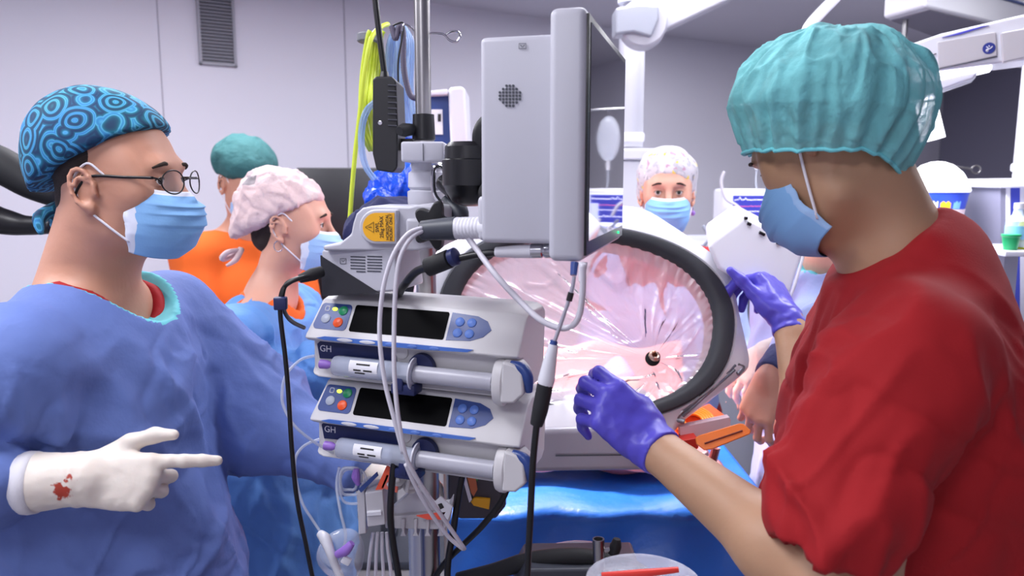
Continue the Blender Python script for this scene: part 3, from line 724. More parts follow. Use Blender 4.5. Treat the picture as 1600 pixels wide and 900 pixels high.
# ================================================================== E: assistant in red scrubs, back to camera
def red_assistant():
    t = thing('person', 'person in red scrub top and sheer turquoise bouffant cap reaching with violet gloves', 'person', (.62, 1.0, 0))
    hc = V((.410, 1.0, 1.668)); al, th = math.radians(50), math.radians(35)
    f = V((-math.cos(al) * math.cos(th), math.sin(al) * math.cos(th), -math.sin(th))); T = frame(hc, f, s=1.0)
    nb = V((.505, .985, 1.50)); headp = xf(head_prims(fat=1.05, ez=.014), T)
    ls, rs = V((.425, .825, 1.430)), V((.545, 1.15, 1.40))
    lw, le = P(1022, 698, 1.0), P(1325, 940, .75)
    rw, re = P(1230, 500, 1.52), P(1275, 715, 1.34)
    Dl = (P(925, 605, 1.02) - lw); Nl = V((.25, -.90, .38))
    hl = hand_prims(lw, Dl, Nl, -1, curls=[(38, 50, 28), (44, 55, 30), (50, 58, 32), (58, 60, 34)], thumb=(20, 55, 30), s=.98, spread=.8)
    Dr = (P(1190, 422, 1.60) - rw); Nr = V((.62, -.72, .28))
    hr = hand_prims(rw, Dr, Nr, 1, curls=[(62, 40, 30), (66, 40, 30), (68, 40, 30), (70, 40, 30)], thumb=(24, 4, -8), s=1.10, spread=.6)
    torso = [ell((.535, .99, 1.27), (.10, .16, .20), None, .05), ell((.52, .99, 1.0), (.10, .14, .22), None, .06)]
    body = headp + [cone(hc + V((.035, -.003, -.03)), nb, .058, .066, .04), cone(nb, V((.53, .985, 1.42)), .064, .07, .04)] + torso + [cone(nb - V((0, 0, .08)), ls - V((0, 0, .02)), .045, .05, .03), cone(nb - V((0, 0, .08)), rs - V((0, 0, .02)), .045, .05, .03)]
    body += limb([ls - V((0, 0, .02)), le, le.lerp(lw, .3), lw], [.050, .043, .044, .028]) + limb([rs, re, re.lerp(rw, .35), rw], [.052, .042, .042, .027]) + grow(hl, -.0020) + grow(hr, -.0020) + legs_prims(.63, .99, (-1, .3, 0))
    blob('body', body, SKIN_E, t, .010, fines=[(*box_of(headp), .003), (*box_of(hl), .0038), (*box_of(hr), .0038), (*box_of(limb([le, lw], [.05, .04])), .006)])
    eyes(T, t, (1, 0, -.2), (50, 36, 28))
    mask(T, t, MASKB, MASKB2, LOOP, wid=.067, loops_to=[(.012, .078, .050), (-.012, .084, .020), (-.010, .080, .035)])
    hrp = [ell((-.018, 0, .040), (.099, .080, .084), None, .02), plane_cut((.035, 0, .055), (.62, 0, -.78))]
    blob('hair', xf(hrp, T), HAIR, t, .005)
    # bouffant cap: thin, gathered, partly see-through cloth
    capm = M('bouffant_turquoise', (124, 204, 208), .85, bump=(24, 1.0, .010), alpha=.80, var=.12)
    nt = capm.node_tree; bs = nt.nodes['Principled BSDF']
    nz = nt.nodes.new('ShaderNodeTexNoise'); nz.inputs['Scale'].default_value = 9; nz.inputs['Distortion'].default_value = 1.2; mr = nt.nodes.new('ShaderNodeMapRange')
    mr.inputs[1].default_value = .35; mr.inputs[2].default_value = .65; mr.inputs[3].default_value = .70; mr.inputs[4].default_value = .97; nz.inputs['Detail'].default_value = 4
    tc = nt.nodes.new('ShaderNodeTexCoord'); mq = nt.nodes.new('ShaderNodeMapping'); mq.inputs['Scale'].default_value = (2.2, 2.2, .8); nt.links.new(tc.outputs['Object'], mq.inputs[0]); nt.links.new(mq.outputs[0], nz.inputs['Vector']); nt.links.new(nz.outputs['Fac'], mr.inputs[0]); nt.links.new(mr.outputs[0], bs.inputs['Alpha'])
    cc = P(1298, 172, 1.0) + V((0, .008, 0)); A = V((.10, 0, 1)).normalized(); X = V((1, 0, -.10)).normalized(); Y = V((0, 1, 0))
    def capfn(u, v):
        # v: 0 crown -> 1 elastic
        a = u * 2 * PI; th_ = v * math.radians(128)
        rr = math.sin(min(th_, math.radians(97))) ; zz = math.cos(th_)
        rx, ry, rz = (.120 if math.cos(a) > 0 else .119), .126, .091
        if th_ > math.radians(97): rr = 1 - (v - .757) * .85
        gather = max(0, v - .35) / .65
        x = math.cos(a) * rr * rx; y = math.sin(a) * rr * ry; z = zz * rz
        if z < 0: z *= 1.15 if math.cos(a) > -.2 else 1.2
        w_ = (math.sin(a * 17 + 2.3 * math.sin(a * 5)) * .0030 + math.sin(a * 31 + 3 * math.sin(a * 3 + 1)) * .0017) * gather ** 1.2 * (1.4 if v < .95 else .8)
        q = np.array([[math.cos(a) * 2.6 + 5, math.sin(a) * 2.6, v * 2.0]])
        w_ += float((max(0, 1 - 3.2 * abs(vnoise(q, 5)[0])) - .3)) * .009 * math.sin(PI * min(1, v * 1.1)) + float(max(0, 1 - 4 * abs(vnoise(q * 2.3, 6)[0]))) * .0055 * math.sin(PI * min(1, v * 1.05))
        q2 = V((math.cos(a) * rr, math.sin(a) * rr, zz)).normalized() * w_
        back = max(0, math.cos(a)); z += -.034 * back ** 2 * max(0, v - .55) / .45 * 1.1
        frt = max(0, -math.cos(a)); z += -.006 * frt * v
        return cc + X * (x + q2.x) + Y * (y + q2.y) + A * (z + q2.z + .012)
    b = MB(); b.grid(capfn, 260, 84, closeu=True); co = b.out('bouffant_cap', capm, t, ang=None)
    el = MB(); el.tube([capfn(i / 84, 1.0) for i in range(84)], [.0028], 8, smoothp=False, closed=True) if False else None
    ring = [capfn(i / 84, 1.0) for i in range(84)]; m = MB(); m.tube(ring, .0026, 8, smoothp=False, closed=True)
    m.out('elastic_edge', M('elastic_turquoise', (120, 214, 222), .8, bump=(200, .8, .002)), co, ang=None)
    # shirt
    sh = [ell((.525, .99, 1.285), (.140, .205, .21), None, .06), ell((.500, .99, 1.03), (.145, .185, .26), None, .08), cone((.505, .99, .95), (.51, .99, .80), .165, .175, .06),
          cone(nb + V((.02, 0, -.050)), ls + V((.03, .02, -.005)), .086, .078, .05), cone(nb + V((.02, 0, -.050)), rs, .086, .075, .05), cone(nb + V((.012, 0, -.0)), V((.54, .985, 1.36)), .086, .12, .05)]
    e1 = P(1312, 800, .765); d1 = (e1 - ls).normalized()
    sh += [cone(ls, e1, .078, .082, .03)]
    e2 = rs.lerp(re, .60); sh += [cone(rs, e2, .072, .075, .03)]
    sh.append(plane_cut(P(1392, 378, .985), V((-.64, .05, .77)), .004))
    sh.append(['cone', e1 + d1 * .155, e1 + d1 * .27, .110, .115, .004, 's'])
    fo = folds(.008, 9, 9, 3.0, 61, .9, (.7, .2))
    blob('scrub_shirt', sh, RED, t, .006, disp=[fo, creases(.012, 7, 47, top=1.50), creases(.006, 15, 57, top=1.50)])
    # collar band
    # gloves
    wl = lw + (le - lw).normalized() * .018; wr = rw + (re - rw).normalized() * .03
    gf = lambda c, ax_: (lambda v, n: (np.sin(((v - np.array(c)) @ np.array(ax_)) * 260 + vnoise(v * 50, 2) * 2.5) * .0009 * np.clip(1 - np.abs((v - np.array(c)) @ np.array(ax_)) / .05, 0, 1))[:, None] * n)
    blob('glove', hl + [cone(lw, wl, .031, .0335, .006), plane_cut(wl, wl - lw)], NITRILE, t, .0028, disp=[gf(lw, (le - lw).normalized()), folds(.0006, 70, 70, 70, 3)])
    blob('glove', hr + [cone(rw, wr, .031, .0335, .006), plane_cut(wr, wr - rw)], NITRILE, t, .003, disp=[gf(rw, (re - rw).normalized()), folds(.0006, 70, 70, 70, 4)])
    tr = legs_prims(.63, .99, (-1, .3, 0)); tr = [p for i, p in enumerate(tr) if i % 3 != 2]
    blob('scrub_trousers', grow(tr, .03) + [ell((.63, .99, .88), (.15, .17, .16), None, .05)], RED, t, .012, disp=[folds(.006, 8, 8, 3, 6)])
    clogs(.63, .99, (-1, .3, 0), WHITE_S, t)
red_assistant()
# ================================================================== B: woman in pale pink cap
def pink_cap_nurse():
    t = thing('person', 'person in pale pink crumpled scrub cap and sky-blue gown seen in profile beside pumps', 'person', (-.56, 1.82, 0))
    T0 = frame(P(457, 352, 1.85), (1, .0, -.04), s=.93); hc = T0.translation
    headp = xf(head_prims(), T0); nb = V((hc.x - .055, 1.84, hc.z - .17))
    rs, ls = V((nb.x - .03, 1.66, nb.z - .075)), V((nb.x - .01, 2.02, nb.z - .075))
    re, rw = P(425, 630, 1.74), P(545, 540, 1.62); le, lw = P(470, 600, 2.0), P(560, 560, 1.95)
    hA = hand_prims(rw, V((1, -.1, 0)), V((0, -.2, 1)), 1); hB = hand_prims(lw, V((1, -.2, 0)), V((0, .2, 1)), -1)
    cx = nb.x - .03
    body = headp + [cone(hc + V((-.02, 0, -.05)), nb, .048, .050, .035), ell((cx, 1.84, nb.z - .22), (.09, .14, .2), None, .05), ell((cx, 1.84, nb.z - .42), (.1, .12, .2), None, .05), cone(nb, rs, .045, .045, .04), cone(nb, ls, .045, .045, .04)]
    body += limb([rs, re, rw], [.042, .034, .024]) + limb([ls, le, lw], [.042, .034, .024]) + grow(hA, -.002) + grow(hB, -.002) + legs_prims(cx, 1.84, (1, 0, 0), hipz=.86)
    blob('body', body, SKIN_B, t, .012, fines=[(*box_of(headp), .0038)])
    eyes(T0, t, (1, -.1, 0), (60, 45, 35)); mask(T0, t, MASKB2, MASKW, LOOP)
    pm = pattern(M('pink_cap_cloth', (214, 186, 188), .85, bump=(30, 1, .008)), 'cells', 30, [(0, (218, 192, 192)), (.72, (206, 184, 186)), (.86, (150, 142, 146)), (.93, (216, 198, 196))], 1)
    cp = [ell((-.028, 0, .052), (.112, .090, .090), Mx.Rotation(math.radians(14), 3, 'Y'), .02), ell((-.090, 0, .005), (.062, .062, .060), None, .03), ell((-.118, 0, -.04), (.035, .035, .036), None, .03), plane_cut((.082, 0, .076), (.44, 0, -.90))]
    blob('scrub_cap', xf(cp, T0), pm, t, .0045, disp=[folds(.006, 22, 22, 16, 71, .9), creases(.005, 26, 72), folds(.002, 60, 60, 50, 7)])
    kn = MB(); q = [(-.125, -.02, -.065), (-.15, -.03, -.085), (-.165, -.045, -.088), (-.15, -.05, -.072), (-.13, -.03, -.066)]; kn.tube(ftoe(T0, q), [.008, .006, .008, .007, .004], 8); kn.tube(ftoe(T0, [(-.125, -.02, -.065), (-.13, -.05, -.09), (-.15, -.06, -.105)]), [.007, .007, .003], 8)
    kn.out('cap_tie', pm, t, ang=None)
    hr = [ell((-.020, 0, .035), (.092, .075, .082), None, .02), ell((-.06, 0, -.03), (.045, .05, .045), None, .02), plane_cut((-.012, 0, 0), (.8, 0, -.3))]
    blob('hair', xf(hr, T0), HAIR, t, .006)
    er = MB(); er.tube([T0 @ V((-.012 + .011 * math.sin(a), -.081, -.048 + .013 * math.cos(a))) for a in np.linspace(0, 2 * PI, 14, endpoint=False)], .0012, 6, closed=True); er.out('hoop_earring', CHROME, t, ang=None)
    sc = [ell((cx, 1.84, nb.z - .16), (.115, .17, .17), None, .05), cone(nb - V((0, 0, .04)), rs, .066, .05, .04), cone(nb - V((0, 0, .04)), ls, .066, .05, .04), ell(nb + V((.03, 0, .02)), (.07, .055, .06), Mx.Rotation(math.radians(35), 3, 'Y'), .01, 's')]
    blob('scrub_top', sc, ORANGE, t, .007)
    gw = [ell((cx, 1.84, nb.z - .20), (.135, .20, .2), None, .05), ell((cx + .02, 1.84, nb.z - .45), (.15, .185, .25), None, .08), cone((cx + .02, 1.84, .88), (cx + .02, 1.84, .38), .18, .205, .08),
          cone(nb + V((0, 0, -.06)), rs, .078, .066, .05), cone(nb + V((0, 0, -.06)), ls, .078, .066, .05)] + limb([rs, re, rw], [.074, .080, .045], .03) + limb([ls, le, lw], [.074, .075, .045], .03)
    cut = ell(nb + V((.022, 0, .045)), (.135, .098, .092), Mx.Rotation(math.radians(26), 3, 'Y'), .004, 's'); gw.append(cut)
    blob('surgical_gown', gw, [GOWN_B, GOWN_B], t, .009, disp=[folds(.005, 9, 9, 3.4, 81, .9, (.6, .2)), creases(.014, 6, 45, top=1.40), creases(.006, 13, 46, top=1.38)])
    blob('glove', hA, LATEX, t, .006); blob('glove', hB, LATEX, t, .006); clogs(cx, 1.84, (1, 0, 0), WHITE_S, t)
pink_cap_nurse()
# ================================================================== C: orange scrubs, far left
def orange_nurse():
    t = thing('person', 'person in orange scrubs and green bouffant cap looking down by the left wall', 'person', (-.90, 2.65, 0))
    T0 = frame(P(385, 288, 2.62), (.62, -.62, -.42), s=.98); hc = T0.translation; headp = xf(head_prims(), T0)
    nb = V((hc.x - .03, hc.y + .035, hc.z - .17)); cx, cy = nb.x - .02, nb.y + .02
    f = V((.7, -.7, 0)); l = V((.7, .7, 0)).normalized()
    a, b_ = nb + l * .18 + V((0, 0, -.06)), nb - l * .18 + V((0, 0, -.06))
    ea, eb = a + V((.05, -.02, -.27)), b_ + V((.02, -.05, -.27)); wa, wb = ea + V((.16, -.12, -.03)), eb + V((.17, -.1, -.03))
    hA = hand_prims(wa, f, V((0, 0, 1)), 1, s=.97); hB = hand_prims(wb, f, V((0, 0, 1)), -1, s=.97)
    body = headp + [cone(hc + V((-.01, .01, -.05)), nb, .052, .056, .035), ell((cx, cy, nb.z - .22), (.12, .13, .2), None, .05), ell((cx, cy, nb.z - .44), (.11, .12, .2), None, .05), cone(nb, a, .05, .05, .04), cone(nb, b_, .05, .05, .04)]
    body += limb([a, ea, wa], [.044, .036, .024]) + limb([b_, eb, wb], [.044, .036, .024]) + grow(hA, -.001) + grow(hB, -.001) + legs_prims(cx, cy, (.7, -.7, 0))
    blob('body', body, SKIN_A, t, .013, fines=[(*box_of(headp), .005)])
    eyes(T0, t, (1, 0, -.3)); mask(T0, t, MASKB2, MASKB2, LOOP)
    cm = M('bouffant_green', (46, 98, 100), .85, bump=(50, .8, .006), var=.12)
    cp = [ell((-.035, 0, .068), (.118, .105, .088), None, .02), plane_cut((.07, 0, .05), (.25, 0, -.96))]
    blob('bouffant_cap', xf(cp, T0), cm, t, .006, disp=[folds(.006, 26, 26, 12, 91, .8)])
    sh = [ell((cx, cy, nb.z - .22), (.155, .165, .2), None, .05), ell((cx, cy, nb.z - .46), (.155, .165, .25), None, .06), cone(nb - V((0, 0, .045)), a, .072, .062, .04), cone(nb - V((0, 0, .045)), b_, .072, .062, .04), cone(a, a.lerp(ea, .8), .066, .068, .03), cone(b_, b_.lerp(eb, .8), .066, .068, .03), ell(nb + V((.03, -.03, .03)), (.068, .068, .06), None, .01, 's')]
    blob('scrub_shirt', sh, ORANGE, t, .009, disp=[folds(.007, 9, 9, 3, 92)])
    tr = [p for i, p in enumerate(legs_prims(cx, cy, (.7, -.7, 0))) if i % 3 != 2]
    blob('scrub_trousers', grow(tr, .028) + [ell((cx, cy, .88), (.15, .15, .14), None, .05)], ORANGE, t, .014); clogs(cx, cy, (.7, -.7, 0), WHITE_S, t)
orange_nurse()
# ================================================================== D: woman in floral cap facing camera
def floral_nurse():
    t = thing('person', 'person in floral white cap facing the camera behind the oval ring', 'person', (.48, 2.42, 0))
    T0 = frame(P(1042, 302, 2.36), (-.14, -1, -.02), s=.98); hc = T0.translation; headp = xf(head_prims(), T0)
    nb = V((hc.x + .01, hc.y + .05, hc.z - .175)); cx, cy = nb.x, nb.y + .02
    a, b_ = nb + V((-.17, 0, -.065)), nb + V((.17, 0, -.065)); ea, eb = a + V((-.04, -.03, -.27)), b_ + V((.04, -.03, -.27)); wa, wb = ea + V((.05, -.22, -.02)), eb + V((-.05, -.22, -.02))
    hA = hand_prims(wa, V((.1, -1, 0)), V((0, 0, 1)), -1, s=.92); hB = hand_prims(wb, V((-.1, -1, 0)), V((0, 0, 1)), 1, s=.92)
    body = headp + [cone(hc + V((.002, .02, -.05)), nb, .048, .052, .035), ell((cx, cy, nb.z - .22), (.15, .09, .2), None, .05), ell((cx, cy, nb.z - .44), (.13, .09, .2), None, .05), cone(nb, a, .045, .045, .04), cone(nb, b_, .045, .045, .04)]
    body += limb([a, ea, wa], [.042, .034, .023]) + limb([b_, eb, wb], [.042, .034, .023]) + grow(hA, -.001) + grow(hB, -.001) + legs_prims(cx, cy, (0, -1, 0), hipz=.86)
    blob('body', body, SKIN_B, t, .013, fines=[(*box_of(headp), .0038)])
    eyes(T0, t, (1, -.06, 0), (48, 52, 40)); mask(T0, t, MASKB, MASKW, LOOP, wid=.066)
    fm = pattern(M('floral_cap_cloth', (200, 198, 202), .85, bump=(40, .5, .005)), 'cells', 90, [(0, (206, 202, 208)), (.62, (184, 182, 190)), (.80, (188, 150, 170)), (.87, (236, 208, 96)), (.92, (150, 148, 158)), (.96, (236, 232, 236))], 1)
    cp = [ell((-.025, .0, .058), (.108, .093, .088), None, .02), ell((-.07, 0, .0), (.06, .085, .075), None, .03), ell((-.03, -.0, .0), (.06, .084, .07), None, .03), plane_cut((.083, 0, .062), (.66, 0, -.75))]
    blob('scrub_cap', xf(cp, T0), fm, t, .005, disp=[folds(.004, 24, 24, 16, 101)])
    hr = [ell((-.015, 0, .043), (.0965, .077, .084), None, .02), ell((-.04, 0, -.03), (.04, .068, .045), None, .02), plane_cut((.02, 0, .0), (.8, 0, -.5))]
    blob('hair', xf(hr, T0), HAIR, t, .006)
    sh = [ell((cx, cy, nb.z - .22), (.18, .125, .2), None, .05), ell((cx, cy, nb.z - .46), (.17, .125, .25), None, .06), cone(nb - V((0, 0, .045)), a, .07, .06, .04), cone(nb - V((0, 0, .045)), b_, .07, .06, .04), cone(a, a.lerp(ea, .8), .06, .062, .03), cone(b_, b_.lerp(eb, .8), .06, .062, .03), ell(nb + V((0, -.04, .03)), (.068, .068, .06), None, .01, 's')]
    blob('scrub_shirt', sh, RED, t, .009, disp=[folds(.006, 9, 9, 3, 103)])
    gw = [ell((cx, cy, nb.z - .24), (.19, .135, .21), None, .05), ell((cx, cy, nb.z - .5), (.18, .135, .25), None, .06), cone((cx, cy, .85), (cx, cy, .40), .17, .20, .08)] + limb([a, ea, wa], [.068, .070, .042]) + limb([b_, eb, wb], [.068, .070, .042]) + [ell(nb + V((0, -.05, .02)), (.11, .12, .10), None, .006, 's')]
    blob('surgical_gown', gw, [GOWN_F], t, .010, disp=[creases(.008, 8, 49)])
    er = MB(); er.sphere(T0 @ V((-.012, .082, -.062)), .008, u=12, v=8); er.cyl(T0 @ V((-.012, .082, -.045)), T0 @ V((-.012, .082, -.06)), .0012, 6); er.out('earring', VIOLET, t)
    tr = [p for i, p in enumerate(legs_prims(cx, cy, (0, -1, 0), hipz=.86)) if i % 3 != 2]
    blob('scrub_trousers', grow(tr, .028) + [ell((cx, cy, .86), (.15, .12, .14), None, .05)], RED, t, .014); clogs(cx, cy, (0, -1, 0), WHITE_S, t)
floral_nurse()
# ================================================================== F: gowned helper hidden behind the red assistant
def lavender_helper():
    hc = P(1330, 292, 1.80); t = thing('person', 'person in pale lavender gown largely hidden behind the red-shirted assistant, hands at the table', 'person', (hc.x, 1.85, 0))
    T0 = frame(hc, (-.9, -.4, -.25), s=.98); headp = xf(head_prims(), T0); nb = V((hc.x - .01, hc.y + .02, hc.z - .175)); cx, cy = nb.x + .02, nb.y + .03
    l = V((.4, -.9, 0)).normalized(); a, b_ = nb + l * .18 + V((0, 0, -.07)), nb - l * .18 + V((0, 0, -.07))
    wa = P(1204, 592, 1.62); ea = P(1275, 520, 1.74); wb = P(1200, 552, 1.82); eb = b_ + V((-.03, -.03, -.26))
    hA = hand_prims(wa, P(1176, 665, 1.59) - wa, V((-.55, -.75, .1)), 1, curls=[(38, 42, 25), (42, 46, 28), (46, 48, 28), (50, 50, 30)], thumb=(15, 40, 20), s=1.0)
    hB = hand_prims(wb, P(1160, 585, 1.85) - wb, V((-.1, -.6, .8)), -1, s=.97)
    body = headp + [cone(hc + V((.01, .01, -.05)), nb, .052, .056, .035), ell((cx, cy, nb.z - .22), (.11, .14, .2), None, .05), ell((cx, cy, nb.z - .44), (.11, .13, .2), None, .05), cone(nb, a, .05, .05, .04), cone(nb, b_, .05, .05, .04)]
    body += limb([a, ea, wa], [.044, .036, .027]) + limb([b_, eb, wb], [.044, .036, .027]) + grow(hA, -.001) + grow(hB, -.002) + legs_prims(cx, cy, (-.9, -.4, 0))
    blob('body', body, SKIN_B, t, .012, fines=[(*box_of(headp), .005), (*box_of(hA), .004)])
    eyes(T0, t); mask(T0, t, MASKB, MASKW, LOOP)
    cp = [ell((-.03, 0, .06), (.108, .092, .085), None, .02), plane_cut((.07, 0, .05), (.35, 0, -.94))]
    blob('scrub_cap', xf(cp, T0), M('cap_blue', (90, 130, 200), .85), t, .006, disp=[folds(.004, 24, 24, 12, 111)])
    gw = [ell((cx, cy, nb.z - .21), (.14, .21, .2), None, .05), ell((cx, cy, nb.z - .45), (.15, .19, .25), None, .08), cone((cx, cy, .88), (cx, cy, .38), .18, .21, .08), cone(nb + V((0, 0, -.06)), a, .082, .07, .05), cone(nb + V((0, 0, -.06)), b_, .082, .07, .05)]
    gw += limb([a, ea, wa.lerp(ea, .45)], [.074, .072, .05], .03) + limb([b_, eb, wb.lerp(eb, .3)], [.074, .07, .045], .03)
    cut = ell(nb + V((-.02, -.01, .045)), (.095, .09, .075), Mx.Rotation(math.radians(-22), 3, 'Y'), .004, 's'); gw.append(cut)
    blob('surgical_gown', gw, [GOWN_F, TEAL], t, .008, disp=[folds(.008, 9, 9, 3.4, 121, .9, (.4, .2)), creases(.008, 7, 48)], mark=lambda c: (pd(cut, c[:, 0], c[:, 1], c[:, 2]) < .006).astype(int))
    cf = MB(); e = (ea - wa).normalized(); cf.tube([wa.lerp(ea, .02), wa.lerp(ea, .2), wa.lerp(ea, .7)], [.040, .046, .060], 20); cf.out('rolled_sleeve', M('sleeve_navy', (44, 50, 96), .8, bump=(30, .6, .01)), t, ang=None)
    blob('glove', hB + [cone(wb, wb.lerp(eb, .3), .032, .036, .01)], LATEX, t, .004, disp=[folds(.001, 60, 60, 60, 3)]); clogs(cx, cy, (-.9, -.4, 0), WHITE_S, t)
lavender_helper()
Z3 = V((0, 0, 1))
# ================================================================== drip pole and what hangs on it
PX, PYp = -.141, 1.25
t = thing('drip_pole', 'tall brushed steel pole carrying the pumps and monitor clamp', 'pole', (PX, PYp, 0))
MB().cyl((PX, PYp, .10), (PX, PYp, 2.12), .0125).out('pole', STEEL, t)
MB().cyl((PX, PYp, .10), (PX, PYp, 1.76 - .06), .0165).out('sleeve', STEEL, t)
for k in range(5):
    a = 2 * PI * k / 5 + .3; e = V((PX + math.cos(a) * .21, PYp + math.sin(a) * .21, .075))
    MB().tube([(PX, PYp, .11), e], [.022, .014], 12, smoothp=False).out('base_leg', SILVER, t)
    MB().cyl(e + V((-math.sin(a) * .012, math.cos(a) * .012, -.042)), e + V((math.sin(a) * .012, -math.cos(a) * .012, -.042)), .032, 20).out('caster', BLACKM, t)
b = MB(); hz = P(690, 52, 1.25).z
b.tube([(PX + .01, PYp, hz), P(685, 52, 1.25), P(694, 54, 1.25), P(703, 63, 1.25), P(713, 65, 1.25), P(719, 57, 1.25), P(716, 50, 1.25), P(706, 49, 1.25), P(697, 54, 1.25)], .0018, 8); b.out('drip_hook', CHROME, t)
b = MB(); b.tube([(PX - .01, PYp, hz - .003), P(643, 44, 1.25), P(632, 38, 1.25), P(628, 48, 1.25)], .0018, 8); b.out('drip_hook', CHROME, t)
b = MB(); z0, z1 = P(660, 220, 1.25).z, P(660, 179, 1.25).z; b.lathe([(.0165, 0), (.0185, .002), (.017, z1 - z0), (.013, z1 - z0 + .001)], (PX, PYp, z0)); b.out('collar', BLACK, t)
MB().tube([(PX - .012, PYp, z0 + .018), P(632, 203, 1.23), P(624, 205, 1.22)], [.008, .011, .007], 12).out('locking_lever', BLACKM, t)
# grey swivel block with neck
def boxpx(x0, y0, x1, y1, Y, dep, yaw=0, bev=.004):
    a, c = P(x0, y0, Y), P(x1, y1, Y); m = (a + c) / 2; m.y += dep / 2
    return MB().box(m, (abs(c.x - a.x), dep, abs(a.z - c.z)), Mx.Rotation(yaw, 4, 'Z'), bev, 3)
t = thing('swivel_clamp', 'pale grey square swivel clamp block on the steel pole above the yellow label', 'clamp', (PX, PYp, P(655, 320, 1.22).z))
boxpx(626, 221, 694, 253, 1.19, .10, 0, .004).out('block', PLAS_G, t)
b = MB(); c0 = V((PX + .004, PYp - .005, P(655, 322, 1.2).z)); h = P(655, 252, 1.2).z - c0.z
b.lathe([(.030, 0), (.031, h * .1), (.031, h * .32), (.026, h * .36), (.030, h * .42), (.029, h * .75), (.024, h * .8), (.025, h)], c0, n=32); b.out('neck', PLAS_G, t)
MB().tube([P(676, 256, 1.18), P(690, 257, 1.17), P(694, 262, 1.17), P(679, 262, 1.165), P(678, 300, 1.165), P(690, 318, 1.165)], .0035, 8).out('bail', CHROME, t)
MB().box(P(661, 238, 1.189), (.0006, .002, .026)).out('seam', PLAS_D, t)
# mounting arm with yellow label
t = thing('mounting_arm', 'pale grey mounting arm with yellow warning label and black star knob', 'mounting arm', P(620, 385, 1.14))
pl = Plane(P(620, 355, 1.10), (1, -.12, 0), (0, 0, 1))
def outl(pts, pl=pl, d=0): return [pl.hit(x, y) + pl.n * d for x, y in pts]
b = MB(); b.prism(outl([(504, 384), (530, 380), (548, 366), (551, 350), (556, 334), (566, 325), (580, 322), (640, 323), (652, 320), (688, 322), (692, 330), (692, 385), (650, 392), (505, 392)]), -pl.n * -.0 + pl.n * -.10); b.out('arm_body', PLAS_G, t, bev=.004, seg=3)
rim = []
for i in range(25):
    a = PI / 2 + PI * i / 24; rim.append((591 + 26 * math.cos(a), 354 - 27 * math.sin(a)))
rim = [(624, 327)] + rim + [(624, 381)]
b = MB(); b.prism(outl(rim, d=.012), pl.n * -.02); b.out('arm_head', PLAS_G, t, bev=.003, seg=3)
lab = []
for i in range(21):
    a = PI / 2 + PI * i / 20; lab.append((592 + 21 * math.cos(a), 354 - 22 * math.sin(a)))
lab = [(620, 332)] + lab + [(620, 376)]
b = MB(); b.prism(outl(lab, d=.0128), pl.n * -.001); lb = b.out('warning_label', YEL, t)
mt = pl.mat()
def onpl(pl, px, py, d, rot=0):
    m = pl.mat(); m.translation = pl.hit(px, py) + pl.n * d; return m @ Mx.Rotation(rot, 4, 'Z')
text('SWL\n25kg MAX', .0075, onpl(pl, 597, 354, .0132, PI / 2), lb, INK, sx=.95); text('HORIZONTAL\nMOUNT ONLY', .0062, onpl(pl, 612, 354, .0132, PI / 2), lb, INK, sx=.92)
tri = MB(); c = [(575, 354), (588, 346), (588, 362)]; q = outl(c, d=.0133); tri.tube(q, .0004, 6, smoothp=False, closed=True); tri.tube([pl.hit(580, 354) + pl.n * .0133, pl.hit(585, 354) + pl.n * .0133], .0004, 6, smoothp=False); tri.out('warning_triangle', INK, lb, ang=None)
boxpx(634, 342, 690, 367, 1.085, .03, 0, .004).out('arm_step', PLAS_G, t)
kc = P(676, 353, 1.045); b = MB(); n_ = 60
rows = [(.4, -.006), (.92, -.005), (1, 0), (1, .03), (.9, .035), (.3, .036)]
def kn(s, h): return [kc + V((math.cos(a) * (.0225 + .0055 * math.cos(a * 5)) * s, h, math.sin(a) * (.0225 + .0055 * math.cos(a * 5)) * s * 1.25)) for a in np.linspace(0, 2 * PI, n_, endpoint=False)]
vs = [p for s_, h in rows for p in kn(s_, h)]; fs = [list(range(n_))] + [[i * n_ + k, i * n_ + (k + 1) % n_, (i + 1) * n_ + (k + 1) % n_, (i + 1) * n_ + k] for i in range(len(rows) - 1) for k in range(n_)] + [[(len(rows) - 1) * n_ + k for k in range(n_)]]
b._add(vs, fs); b.out('star_knob', BLACKM, t, ang=50)
# speaker/brick: half grey, half black with vents
t = thing('power_unit', 'wedge-shaped grey and black power unit with vent slots atop upper pump', 'power unit', P(560, 455, 1.12))
pl = Plane(P(560, 420, 1.115), (1, -.30, 0), (0, 0, 1))
b = MB(); b.prism(outl([(502, 395), (503, 390), (610, 388), (616, 392), (624, 455), (504, 462)], pl), pl.n * -.09); b.out('housing', PLAS_G, t, bev=.004, seg=3)
b = MB(); b.prism(outl([(501, 399), (592, 457), (504, 463)], pl, .001), pl.n * -.004); b.out('black_panel', M('matt_black_panel', (42, 42, 48), .5), t)
for i in range(6):
    for j in range(2):
        if i == 5: x0, x1 = ((557, 571) if j == 0 else (574, 595))
        else: x0, x1 = ((548, 571) if j == 0 else (574, 597))
        y = 401.5 + i * 4.6 + j * -.6
        b = MB(); a, c = pl.hit(x0, y), pl.hit(x1, y - .3); b.box((a + c) / 2 + pl.n * .0003, ((c - a).length, .001, .0016), Mx.Rotation(math.atan2(pl.r.y, pl.r.x), 4, 'Z')); b.out('vent_slot', PLAS_D, t)
b = MB(); q = outl([(532, 404), (541, 404), (541, 412), (532, 412)], pl, .0006); b.tube(q, .0004, 6, smoothp=False, closed=True); b.tube(outl([(534, 406), (536.5, 409), (539, 406)], pl, .0006), .0003, 6, smoothp=False); b.out('symbol', PLAS_D, t, ang=None)
